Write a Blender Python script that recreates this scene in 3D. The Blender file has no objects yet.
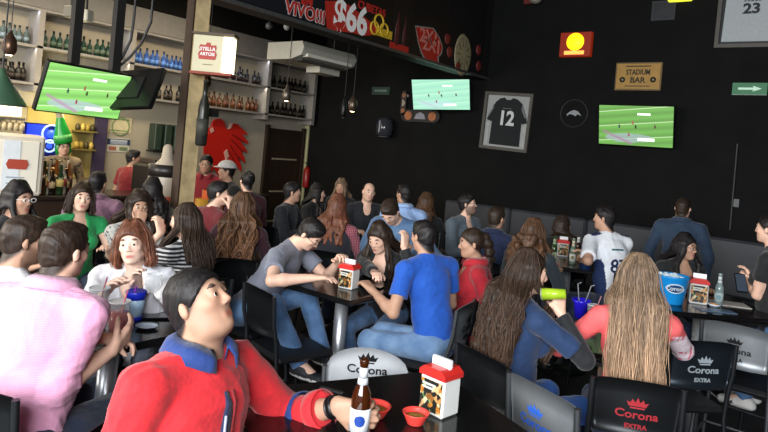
import bpy, math, random
import numpy as np
from math import sin, cos, pi, radians
from mathutils import Vector, Matrix

S = bpy.context.scene
COL = S.collection
random.seed(7)
RNG = np.random.default_rng(11)
V = lambda *a: np.array(a, dtype=float)

# ------------------------------------------------------------------ camera model
FPX = 620.0
ROLL = radians(5.0)
AZ = radians(37.7)
EYE = 1.9
FW = V(-sin(AZ), cos(AZ), 0)
RT = V(cos(AZ), sin(AZ), 0)
WALL_Y = 8.6     # dark wall with the screens
BAR_X = -8.6     # wall behind the bar
BEAM_X = -4.73


def ray(x, y):
    dx, dy = x - 384, y - 150
    u = (cos(ROLL) * dx + sin(ROLL) * dy) / FPX
    v = (-sin(ROLL) * dx + cos(ROLL) * dy) / FPX
    return FW + u * RT + V(0, 0, -v)


def at(x, y, D):
    p = ray(x, y) * D
    p[2] += EYE
    return p


def on_y(x, y, Y=WALL_Y):
    r = ray(x, y); p = r * (Y / r[1]); p[2] += EYE
    return p


def on_x(x, y, X=BAR_X):
    r = ray(x, y); p = r * (X / r[0]); p[2] += EYE
    return p


def on_z(x, y, Z):
    r = ray(x, y); p = r * ((Z - EYE) / r[2]); p[2] += EYE
    return p


cam = bpy.data.cameras.new('camera'); camo = bpy.data.objects.new('camera', cam); COL.objects.link(camo)
cam.sensor_width = 36; cam.lens = FPX / 768 * 36
cam.shift_y = -66 / 768
cam.clip_start = 0.05; cam.clip_end = 100
Xc = Vector(cos(ROLL) * RT + sin(ROLL) * V(0, 0, 1))
Yc = Vector(-sin(ROLL) * RT + cos(ROLL) * V(0, 0, 1))
Zc = Vector(-FW)
M = Matrix((Xc, Yc, Zc)).transposed().to_4x4(); M.translation = (0, 0, EYE)
camo.matrix_world = M
S.camera = camo

# ------------------------------------------------------------------ materials
MATS = {}


def srgb(h):
    if isinstance(h, str):
        h = h.lstrip('#'); c = [int(h[i:i + 2], 16) / 255 for i in (0, 2, 4)]
    else:
        c = list(h)
    return tuple((v / 12.92 if v <= .04045 else ((v + .055) / 1.055) ** 2.4) for v in c) + (1,)


def base(name):
    m = bpy.data.materials.new(name); m.use_nodes = True
    nt = m.node_tree
    return m, nt, nt.nodes['Principled BSDF']


def nd(nt, t, **kw):
    n = nt.nodes.new(t)
    for k, v in kw.items():
        if k in n.inputs: n.inputs[k].default_value = v
        else: setattr(n, k, v)
    return n


def noise_col(nt, b, c, amt=.12, scale=20, coord='Object', stretch=(1, 1, 1)):
    tc = nd(nt, 'ShaderNodeTexCoord'); mp = nd(nt, 'ShaderNodeMapping'); mp.inputs['Scale'].default_value = stretch
    nt.links.new(tc.outputs[coord], mp.inputs[0])
    n = nd(nt, 'ShaderNodeTexNoise', Scale=scale, Detail=3.0)
    nt.links.new(mp.outputs[0], n.inputs['Vector'])
    r = nd(nt, 'ShaderNodeValToRGB')
    r.color_ramp.elements[0].position = .3; r.color_ramp.elements[1].position = .7
    r.color_ramp.elements[0].color = tuple(v * (1 - amt) for v in c[:3]) + (1,)
    r.color_ramp.elements[1].color = tuple(min(1, v * (1 + amt)) for v in c[:3]) + (1,)
    nt.links.new(n.outputs[0], r.inputs[0]); nt.links.new(r.outputs[0], b.inputs['Base Color'])
    return mp, n, r


def mat(name, col, rough=.5, metal=0, emit=None, estr=0, amt=.1, scale=14, trans=0, coat=0, ior=1.45, alpha=1, bump=0, stretch=(1, 1, 1)):
    if name in MATS: return MATS[name]
    m, nt, b = base(name)
    c = srgb(col)
    if amt: mp, n, r = noise_col(nt, b, c, amt, scale, stretch=stretch)
    else: b.inputs['Base Color'].default_value = c
    b.inputs['Roughness'].default_value = rough; b.inputs['Metallic'].default_value = metal
    b.inputs['Transmission Weight'].default_value = trans; b.inputs['Coat Weight'].default_value = coat
    b.inputs['IOR'].default_value = ior
    if bump and amt:
        bp = nd(nt, 'ShaderNodeBump', Strength=bump, Distance=.01)
        nt.links.new(n.outputs[0], bp.inputs['Height']); nt.links.new(bp.outputs[0], b.inputs['Normal'])
    if emit is not None:
        b.inputs['Emission Color'].default_value = srgb(emit); b.inputs['Emission Strength'].default_value = estr
    MATS[name] = m
    return m


def vcol_mat(name, rough=.5, streak=0, sheen=0, spec=.5):
    """surface whose own colour is stored per vertex (skin, hair, patterned cloth)"""
    if name in MATS: return MATS[name]
    m, nt, b = base(name)
    a = nd(nt, 'ShaderNodeVertexColor'); a.layer_name = 'Col'
    tc = nd(nt, 'ShaderNodeTexCoord'); mp = nd(nt, 'ShaderNodeMapping')
    mp.inputs['Scale'].default_value = (110, 110, 9) if streak else (25, 25, 25)
    nt.links.new(tc.outputs['Object'], mp.inputs[0])
    n = nd(nt, 'ShaderNodeTexNoise', Scale=1.0, Detail=2.0)
    nt.links.new(mp.outputs[0], n.inputs['Vector'])
    mr = nd(nt, 'ShaderNodeMapRange'); s = streak if streak else .06
    mr.inputs['From Min'].default_value = .3; mr.inputs['From Max'].default_value = .7
    mr.inputs['To Min'].default_value = 1 - s; mr.inputs['To Max'].default_value = 1 + s
    nt.links.new(n.outputs[0], mr.inputs['Value'])
    vm = nd(nt, 'ShaderNodeVectorMath', operation='SCALE')
    nt.links.new(a.outputs[0], vm.inputs[0]); nt.links.new(mr.outputs[0], vm.inputs['Scale'])
    nt.links.new(vm.outputs[0], b.inputs['Base Color'])
    b.inputs['Roughness'].default_value = rough
    b.inputs['Specular IOR Level'].default_value = spec
    if streak:
        bp = nd(nt, 'ShaderNodeBump', Strength=.5, Distance=.004)
        nt.links.new(n.outputs[0], bp.inputs['Height']); nt.links.new(bp.outputs[0], b.inputs['Normal'])
    MATS[name] = m
    return m


def cloth(name, col, col2=None, pattern='plain', scale=1.0, rough=.85):
    if name in MATS: return MATS[name]
    m, nt, b = base(name)
    c = srgb(col); c2 = srgb(col2) if col2 else tuple(v * .8 for v in c[:3]) + (1,)
    tc = nd(nt, 'ShaderNodeTexCoord')
    b.inputs['Roughness'].default_value = rough
    b.inputs['Sheen Weight'].default_value = .15
    fold = nd(nt, 'ShaderNodeTexNoise', Scale=9.0, Detail=4.0)
    nt.links.new(tc.outputs['Object'], fold.inputs['Vector'])
    bp = nd(nt, 'ShaderNodeBump', Strength=.6, Distance=.03)
    nt.links.new(fold.outputs[0], bp.inputs['Height']); nt.links.new(bp.outputs[0], b.inputs['Normal'])
    mix = nd(nt, 'ShaderNodeMix', data_type='RGBA')
    mix.inputs[6].default_value = c; mix.inputs[7].default_value = c2
    fac = None
    if pattern in ('plain', 'denim'):
        n = nd(nt, 'ShaderNodeTexNoise', Scale=(8.0 if pattern == 'denim' else 30.0), Detail=5.0)
        nt.links.new(tc.outputs['Object'], n.inputs['Vector'])
        fac = n.outputs[0]
        if pattern == 'denim':
            r = nd(nt, 'ShaderNodeMapRange'); r.inputs['From Min'].default_value = .35; r.inputs['From Max'].default_value = .65
            nt.links.new(fac, r.inputs['Value']); fac = r.outputs[0]
    elif pattern == 'stripe':
        w = nd(nt, 'ShaderNodeTexWave', Scale=scale, Distortion=.6); w.bands_direction = 'Z'
        w.inputs['Detail Scale'].default_value = 1.0
        nt.links.new(tc.outputs['Object'], w.inputs['Vector'])
        r = nd(nt, 'ShaderNodeMapRange'); r.inputs['From Min'].default_value = .55; r.inputs['From Max'].default_value = .7
        nt.links.new(w.outputs['Fac'], r.inputs['Value']); fac = r.outputs[0]
    elif pattern == 'plaid':
        w = nd(nt, 'ShaderNodeTexWave', Scale=scale); w.bands_direction = 'Z'
        w2 = nd(nt, 'ShaderNodeTexWave', Scale=scale); w2.bands_direction = 'X'
        for q in (w, w2): nt.links.new(tc.outputs['Object'], q.inputs['Vector'])
        mm = nd(nt, 'ShaderNodeMath', operation='MULTIPLY')
        nt.links.new(w.outputs['Fac'], mm.inputs[0]); nt.links.new(w2.outputs['Fac'], mm.inputs[1]); fac = mm.outputs[0]
    elif pattern == 'floral':
        v = nd(nt, 'ShaderNodeTexVoronoi', Scale=scale)
        nt.links.new(tc.outputs['Object'], v.inputs['Vector'])
        r = nd(nt, 'ShaderNodeMapRange'); r.inputs['From Min'].default_value = .28; r.inputs['From Max'].default_value = .42
        nt.links.new(v.outputs['Distance'], r.inputs['Value']); fac = r.outputs[0]
    nt.links.new(fac, mix.inputs[0]); nt.links.new(mix.outputs[2], b.inputs['Base Color'])
    MATS[name] = m
    return m


# ------------------------------------------------------------------ mesh builder
def link(name, me, parent=None, mats=(), smooth=False):
    o = bpy.data.objects.new(name, me); COL.objects.link(o)
    for m in mats: me.materials.append(m)
    if parent is not None: o.parent = parent
    if smooth:
        me.polygons.foreach_set('use_smooth', np.ones(len(me.polygons), dtype=bool))
    return o


class MB:
    def __init__(s): s.v = []; s.f = []; s.m = []; s.sm = []

    def add(s, vs, fs, m=0, sm=False):
        o = len(s.v); s.v += [tuple(map(float, p)) for p in vs]
        for f in fs: s.f.append([o + i for i in f]); s.m.append(m); s.sm.append(sm)
        return s

    def box(s, lo, hi, m=0, M=None, bev=0):
        lo = np.array(lo, float); hi = np.array(hi, float)
        if bev:
            # chamfered box: 24 vertices
            c = (lo + hi) / 2; h = (hi - lo) / 2; b = min(bev, h.min() * .9)
            vs = []; idx = {}
            for sx in (-1, 1):
                for sy in (-1, 1):
                    for sz in (-1, 1):
                        for ax in range(3):
                            p = np.array([sx * (h[0] - b), sy * (h[1] - b), sz * (h[2] - b)])
                            p[ax] += (sx, sy, sz)[ax] * b
                            idx[(sx, sy, sz, ax)] = len(vs); vs.append(c + p)
            import itertools
            fs = []
            for ax in range(3):
                a, bb = [(1, 2), (2, 0), (0, 1)][ax]
                for sg in (-1, 1):
                    q = []
                    for ua, ub in ((-1, -1), (1, -1), (1, 1), (-1, 1)):
                        k = [0, 0, 0]; k[ax] = sg; k[a] = ua; k[bb] = ub; q.append(idx[tuple(k) + (ax,)])
                    fs.append(q if sg > 0 else q[::-1])
            for ax in range(3):
                a, bb = [(1, 2), (2, 0), (0, 1)][ax]
                for ua in (-1, 1):
                    for ub in (-1, 1):
                        q = []
                        for sg, w in ((-1, a), (1, a), (1, bb), (-1, bb)):
                            k = [0, 0, 0]; k[ax] = sg; k[a] = ua; k[bb] = ub; q.append(idx[tuple(k) + (w,)])
                        fs.append(q if ua * ub < 0 else q[::-1])
            for sx in (-1, 1):
                for sy in (-1, 1):
                    for sz in (-1, 1):
                        q = [idx[(sx, sy, sz, ax)] for ax in range(3)]
                        fs.append(q if sx * sy * sz > 0 else q[::-1])
        else:
            vs = [(x, y, z) for z in (lo[2], hi[2]) for y in (lo[1], hi[1]) for x in (lo[0], hi[0])]
            fs = [(0, 2, 3, 1), (4, 5, 7, 6), (0, 1, 5, 4), (2, 6, 7, 3), (0, 4, 6, 2), (1, 3, 7, 5)]
        if M is not None: vs = [M @ Vector(p) for p in vs]
        return s.add(vs, fs, m)

    def tube(s, pts, r, m=0, n=10, caps=True, rs=None):
        pts = [np.array(p, float) for p in pts]; k = len(pts)
        T = [pts[min(i + 1, k - 1)] - pts[max(i - 1, 0)] for i in range(k)]
        T = [t / (np.linalg.norm(t) + 1e-9) for t in T]
        u = np.cross(T[0], [0, 0, 1]);
        if np.linalg.norm(u) < .1: u = np.cross(T[0], [1, 0, 0])
        u /= np.linalg.norm(u); vs = []
        for i in range(k):
            u = u - T[i] * (u @ T[i]); u /= np.linalg.norm(u); w = np.cross(T[i], u)
            rr = rs[i] if rs is not None else r
            for j in range(n):
                a = 2 * pi * j / n; vs.append(pts[i] + rr * (cos(a) * u + sin(a) * w))
        fs = [(i * n + j, i * n + (j + 1) % n, (i + 1) * n + (j + 1) % n, (i + 1) * n + j) for i in range(k - 1) for j in range(n)]
        s.add(vs, fs, m, True)
        if caps: s.add(vs[:n], [list(range(n))[::-1]], m); s.add(vs[-n:], [list(range(n))], m)
        return s

    def lathe(s, prof, m=0, n=20, c=(0, 0, 0), ms=None):
        vs = []
        for r, z in prof:
            for j in range(n):
                a = 2 * pi * j / n; vs.append((c[0] + r * cos(a), c[1] + r * sin(a), c[2] + z))
        o = len(s.v); s.v += vs
        for i in range(len(prof) - 1):
            for j in range(n):
                s.f.append([o + i * n + j, o + i * n + (j + 1) % n, o + (i + 1) * n + (j + 1) % n, o + (i + 1) * n + j])
                s.m.append(ms[i] if ms else m); s.sm.append(True)
        if tuple(prof[0]) == tuple(prof[-1]): return s
        if prof[0][0] > 1e-4: s.f.append([o + j for j in range(n)][::-1]); s.m.append(ms[0] if ms else m); s.sm.append(False)
        if prof[-1][0] > 1e-4:
            e = o + (len(prof) - 1) * n; s.f.append([e + j for j in range(n)]); s.m.append(ms[-1] if ms else m); s.sm.append(False)
        return s

    def prism(s, poly, d, m=0, M=None):
        """poly: (x,z) outline, extruded along y from 0 to -d"""
        n = len(poly)
        area = sum(poly[i][0] * poly[(i + 1) % n][1] - poly[(i + 1) % n][0] * poly[i][1] for i in range(n))
        if area < 0: poly = poly[::-1]
        vs = [(x, -d, z) for x, z in poly] + [(x, 0, z) for x, z in poly]
        fs = [list(range(n)), list(range(n, 2 * n))[::-1]] + [(i, i + n, (i + 1) % n + n, (i + 1) % n) for i in range(n)]
        if M is not None: vs = [M @ Vector(p) for p in vs]
        return s.add(vs, fs, m)

    def xf(s, M):
        s.v = [tuple(M @ Vector(p)) for p in s.v]; return s

    def build(s, name, mats, parent=None, loc=None, rotz=None):
        me = bpy.data.meshes.new(name)
        me.from_pydata(s.v, [], s.f)
        if not isinstance(mats, (list, tuple)): mats = [mats]
        for m in mats: me.materials.append(m)
        me.polygons.foreach_set('material_index', s.m)
        me.polygons.foreach_set('use_smooth', s.sm)
        me.update()
        o = bpy.data.objects.new(name, me); COL.objects.link(o)
        if parent is not None: o.parent = parent
        if loc is not None: o.location = tuple(map(float, loc))
        if rotz is not None: o.rotation_euler = (0, 0, rotz)
        return o


def tag(o, label, cat, group=None, kind=None):
    if label: o['label'] = label
    if cat: o['category'] = cat
    if group: o['group'] = group
    if kind: o['kind'] = kind
    return o


def thing(name, label, cat, loc=(0, 0, 0), rotz=0, group=None):
    o = bpy.data.objects.new(name, None); COL.objects.link(o)
    o.empty_display_size = .1
    o.location = tuple(map(float, loc)); o.rotation_euler = (0, 0, rotz)
    return tag(o, label, cat, group)


def struct(o): o['kind'] = 'structure'; return o


def copy_tree(o, parent=None):
    c = o.copy(); COL.objects.link(c); c.parent = parent
    for ch in list(o.children): copy_tree(ch, c)
    return c


def text_mesh(txt, size, depth=.002, bold=0.0, spacing=1.0):
    """text as (verts, faces), lying in the x-z plane, centred, extruded toward -y"""
    cu = bpy.data.curves.new('t', 'FONT'); cu.body = txt; cu.size = size; cu.extrude = depth / 2
    cu.offset = bold; cu.align_x = 'CENTER'; cu.align_y = 'CENTER'; cu.resolution_u = 3; cu.space_character = spacing
    o = bpy.data.objects.new('t', cu); COL.objects.link(o)
    dg = bpy.context.evaluated_depsgraph_get()
    me = bpy.data.meshes.new_from_object(o.evaluated_get(dg))
    vs = [(v.co.x, -v.co.z - depth / 2, v.co.y) for v in me.vertices]
    fs = [list(p.vertices) for p in me.polygons]
    bpy.data.objects.remove(o); bpy.data.curves.remove(cu); bpy.data.meshes.remove(me)
    return vs, fs


def frame_y(p, normal=(0, -1, 0), roll=0):
    """matrix placing the x-z plane objects (front = -y) at p so that the front faces 'normal'"""
    n = Vector(normal).normalized(); z = Vector((0, 0, 1)); x = z.cross(n); x.normalize(); up = n.cross(x)
    Mx = Matrix((x, -n, up)).transposed().to_4x4()
    Mx = Matrix.Translation(Vector(tuple(map(float, p)))) @ Mx @ Matrix.Rotation(roll, 4, 'Y')
    return Mx
# ------------------------------------------------------------------ implicit-surface modelling
class Field:
    def __init__(s):
        s.p = []; s.c = []

    def add(s, prim, k=.02): s.p.append(('+', prim, k)); return s

    def sub(s, prim, k=.008): s.p.append(('-', prim, k)); return s

    def cut(s, fn): s.c.append(fn); return s

    def build(s, h):
        los = np.array([p[1][0] for p in s.p if p[0] == '+']); his = np.array([p[1][1] for p in s.p if p[0] == '+'])
        lo = los.min(0) - 2.5 * h; hi = his.max(0) + 2.5 * h
        n = np.ceil((hi - lo) / h).astype(int) + 1
        f = np.full(n, .25, dtype=np.float32)
        ax = [(lo[i] + h * np.arange(n[i])).astype(np.float32) for i in range(3)]
        for op, (plo, phi, fn), k in s.p:
            m = k + 2 * h
            a = np.clip(np.floor((plo - m - lo) / h).astype(int), 0, n); b = np.clip(np.ceil((phi + m - lo) / h).astype(int) + 1, 0, n)
            if (b <= a).any(): continue
            sl = tuple(slice(a[i], b[i]) for i in range(3))
            x = ax[0][sl[0]][:, None, None]; y = ax[1][sl[1]][None, :, None]; z = ax[2][sl[2]][None, None, :]
            d = fn(x, y, z).astype(np.float32); g = f[sl]
            if op == '+':
                hh = np.maximum(k - np.abs(g - d), 0) / k
                f[sl] = np.minimum(g, d) - hh * hh * k * .25
            else:
                d = -d
                hh = np.maximum(k - np.abs(g - d), 0) / k
                f[sl] = np.maximum(g, d) + hh * hh * k * .25
        if s.c:
            x = ax[0][:, None, None]; y = ax[1][None, :, None]; z = ax[2][None, None, :]
            for fn in s.c: f = np.maximum(f, fn(x, y, z))
        f[0] = f[-1] = .1; f[:, 0] = f[:, -1] = .1; f[:, :, 0] = f[:, :, -1] = .1
        return nets(f, lo, h)


def nets(f, lo, h):
    s = f < 0
    c = np.zeros(tuple(d - 1 for d in f.shape), dtype=np.int8)
    offs = [(i, j, k) for i in (0, 1) for j in (0, 1) for k in (0, 1)]
    nx, ny, nz = c.shape
    for i, j, k in offs: c += s[i:i + nx, j:j + ny, k:k + nz]
    act = (c > 0) & (c < 8)
    I = np.argwhere(act)
    idx = np.full(c.shape, -1, dtype=np.int32); idx[act] = np.arange(len(I))
    val = np.stack([f[I[:, 0] + i, I[:, 1] + j, I[:, 2] + k] for i, j, k in offs], 1)
    acc = np.zeros((len(I), 3)); cnt = np.zeros(len(I))
    for a in range(8):
        for b in range(a + 1, 8):
            oa, ob = np.array(offs[a]), np.array(offs[b])
            if np.abs(oa - ob).sum() != 1: continue
            va, vb = val[:, a], val[:, b]
            cr = (va < 0) != (vb < 0)
            t = np.where(cr, va / np.where(cr, va - vb, 1), 0)
            acc += np.where(cr[:, None], oa + t[:, None] * (ob - oa), 0); cnt += cr
    P = (I + acc / cnt[:, None]) * h + lo
    Q = []
    for ax in range(3):
        o = [0, 0, 0]; o[ax] = 1
        sa = s[:s.shape[0] - o[0], :s.shape[1] - o[1], :s.shape[2] - o[2]]; sb = s[o[0]:, o[1]:, o[2]:]
        E = np.argwhere(sa != sb)
        b, cc = [(1, 2), (2, 0), (0, 1)][ax]
        ok = (E[:, b] > 0) & (E[:, cc] > 0) & (E[:, b] < c.shape[b]) & (E[:, cc] < c.shape[cc]) & (E[:, ax] < c.shape[ax]); E = E[ok]
        q = []
        for db, dc in ((-1, -1), (0, -1), (0, 0), (-1, 0)):
            F2 = E.copy(); F2[:, b] += db; F2[:, cc] += dc
            q.append(idx[F2[:, 0], F2[:, 1], F2[:, 2]])
        q = np.stack(q, 1); ins = sa[E[:, 0], E[:, 1], E[:, 2]]
        q[~ins] = q[~ins][:, ::-1]
        Q.append(q)
    return P, np.concatenate(Q)


def sdf_obj(name, PQ, mats, parent, fold=0, fscale=1, colfn=None, matfn=None, seed=0):
    P, Q = PQ
    me = bpy.data.meshes.new(name)
    me.vertices.add(len(P)); me.vertices.foreach_set('co', P.astype(np.float32).ravel())
    me.loops.add(Q.size); me.loops.foreach_set('vertex_index', Q.astype(np.int32).ravel())
    me.polygons.add(len(Q)); me.polygons.foreach_set('loop_start', np.arange(0, Q.size, 4, dtype=np.int32))
    me.update(calc_edges=True)
    if fold:
        N = np.zeros(len(P) * 3, dtype=np.float32); me.vertex_normals.foreach_get('vector', N); N = N.reshape(-1, 3)
        d = fold_noise(P * fscale, seed) * fold
        P = P + N * d[:, None]
        me.vertices.foreach_set('co', P.astype(np.float32).ravel())
    if colfn is not None:
        c = colfn(P); c = np.concatenate([c, np.ones((len(P), 1))], 1)
        a = me.color_attributes.new('Col', 'FLOAT_COLOR', 'POINT'); a.data.foreach_set('color', c.astype(np.float32).ravel())
    for m in (mats if isinstance(mats, (list, tuple)) else [mats]): me.materials.append(m)
    if matfn is not None:
        me.polygons.foreach_set('material_index', matfn(P[Q].mean(1)).astype(np.int32))
    me.polygons.foreach_set('use_smooth', np.ones(len(Q), dtype=bool))
    me.update()
    o = bpy.data.objects.new(name, me); COL.objects.link(o); o.parent = parent
    return o


def fold_noise(P, seed=0):
    r = np.random.default_rng(seed + 100)
    w = P.copy(); out = np.zeros(len(P))
    wv = np.sin(P @ r.normal(size=(3, 3)) * 9 + r.uniform(0, 6, 3)) * .06
    w = w + wv
    for a, fr in ((1, 16), (.7, 27), (.5, 45)):
        d = r.normal(size=3); d /= np.linalg.norm(d)
        d2 = r.normal(size=3); d2 /= np.linalg.norm(d2)
        v = np.sin(w @ d * fr * 2 + r.uniform(0, 6)) * np.sin(w @ d2 * fr * .8 + r.uniform(0, 6))
        out += a * (1 - 2 * np.abs(v) ** .6)
    return out / 2.2


def rc(a, b, ra, rb, M=None, s=None):
    """tapered capsule; optional frame M (columns) and axis scale s"""
    a = np.array(a, float); b = np.array(b, float)
    R = max(ra, rb) * (max(s) if s is not None else 1)
    lo = np.minimum(a, b) - R; hi = np.maximum(a, b) + R
    if s is not None:
        M = np.eye(3) if M is None else M; s = np.array(s, float); ms = s.min()
        A = (M.T @ a) / s; B = (M.T @ b) / s
    else: A, B = a, b
    d = B - A; L = max(d @ d, 1e-9)

    def fn(x, y, z):
        if s is not None:
            x, y, z = [(M[0, i] * x + M[1, i] * y + M[2, i] * z) / s[i] for i in range(3)]
        px, py, pz = x - A[0], y - A[1], z - A[2]
        t = np.clip((px * d[0] + py * d[1] + pz * d[2]) / L, 0, 1)
        r = np.sqrt((px - t * d[0]) ** 2 + (py - t * d[1]) ** 2 + (pz - t * d[2]) ** 2) - (ra + (rb - ra) * t)
        return r * ms if s is not None else r
    return lo, hi, fn


def ell(c, r, M=None):
    c = np.array(c, float); r = np.array(r, float); M = np.eye(3) if M is None else M
    e = np.sqrt(((M * r) ** 2).sum(1))

    def fn(x, y, z):
        X, Y, Z = x - c[0], y - c[1], z - c[2]
        q = [(M[0, i] * X + M[1, i] * Y + M[2, i] * Z) for i in range(3)]
        k0 = np.sqrt(sum((q[i] / r[i]) ** 2 for i in range(3)))
        k1 = np.sqrt(sum((q[i] / r[i] ** 2) ** 2 for i in range(3))) + 1e-6
        return k0 * (k0 - 1) / k1
    return c - e, c + e, fn


def boxp(c, half, M=None, rd=.01):
    c = np.array(c, float); hf = np.array(half, float) - rd; M = np.eye(3) if M is None else M
    e = np.abs(M) @ (hf + rd)

    def fn(x, y, z):
        X, Y, Z = x - c[0], y - c[1], z - c[2]
        q = [np.abs(M[0, i] * X + M[1, i] * Y + M[2, i] * Z) - hf[i] for i in range(3)]
        o = np.sqrt(sum(np.maximum(v, 0) ** 2 for v in q)); return o + np.minimum(np.maximum(np.maximum(q[0], q[1]), q[2]), 0) - rd
    return c - e, c + e, fn


def clipped(prim, pt, n):
    """prim limited to the side of plane (pt, n) where (p-pt).n < 0"""
    lo, hi, fn = prim; n = np.array(n, float); n = n / np.linalg.norm(n)
    return lo, hi, lambda x, y, z: np.maximum(fn(x, y, z), (x - pt[0]) * n[0] + (y - pt[1]) * n[1] + (z - pt[2]) * n[2])


def plane(pt, n):
    n = np.array(n, float); n = n / np.linalg.norm(n)
    return lambda x, y, z: (x - pt[0]) * n[0] + (y - pt[1]) * n[1] + (z - pt[2]) * n[2]


def rot(axis, a):
    return np.array(Matrix.Rotation(a, 3, axis))


def unit(v):
    v = np.array(v, float); return v / (np.linalg.norm(v) + 1e-9)


def ik(a, b, l1, l2, hint):
    a = np.array(a, float); b = np.array(b, float); d = b - a; D = np.linalg.norm(d); D2 = min(max(D, abs(l1 - l2) + .02), (l1 + l2) * .995)
    u = d / (D + 1e-9); b = a + u * D2
    x = (l1 * l1 - l2 * l2 + D2 * D2) / (2 * D2); hgt = math.sqrt(max(l1 * l1 - x * x, 0))
    w = np.array(hint, float); w = w - u * (w @ u); w = unit(w)
    return a + u * x + w * hgt, b


# ------------------------------------------------------------------ people
SKIN = {'tan': (.47, .27, .18), 'light': (.72, .45, .33), 'brown': (.38, .19, .115), 'fair': (.80, .55, .43)}
HAIR = {'black': (.012, .010, .010), 'dark': (.030, .018, .012), 'brown': (.075, .038, .020), 'reddish': (.12, .045, .025), 'light': (.155, .105, .068), 'grey': (.16, .15, .14)}


def hand(F, wrist, fdir, n, side, s, curl, spread=0.0, thumb=.3, k=.006):
    """palm, four unequal jointed fingers and a thumb"""
    f = unit(fdir); n = unit(n - f * (n @ f)); t = np.cross(f, n) * side
    S_ = s
    ks = [(.031, .088), (.011, .092), (-.010, .088), (-.029, .080)]
    ln = [.070, .079, .073, .057]
    tips = []
    for (o, q), L in zip(ks, ln):
        kn = wrist + (f * q + t * o) * S_
        F.add(rc(wrist + t * o * .45 * S_, kn, .017 * S_, .0125 * S_), .012)
        p = kn; a = 0; d = unit(f + t * o * spread * 8)
        nn = n
        for j, (fr, cu) in enumerate(((.44, 55), (.31, 70), (.25, 45))):
            a += radians(cu) * curl
            dd = d * cos(a) + nn * sin(a)
            e = p + dd * L * fr * S_
            F.add(rc(p, e, (.0094 - .0009 * j) * S_, (.0086 - .0010 * j) * S_), .003); p = e
        tips.append(p)
    b = wrist + (f * .022 + t * .026) * S_; d1 = unit(t * .75 + f * .65 + n * thumb); e = b + d1 * .042 * S_
    F.add(rc(b, e, .016 * S_, .0115 * S_), .012)
    d2 = unit(f * .85 + t * .25 + n * (thumb + .25)); e2 = e + d2 * .030 * S_; F.add(rc(e, e2, .0108 * S_, .0098 * S_), .004)
    e3 = e2 + unit(f * .8 - t * .05 + n * (thumb + .35)) * .024 * S_; F.add(rc(e2, e3, .0098 * S_, .0078 * S_), .003)
    return tips


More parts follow.
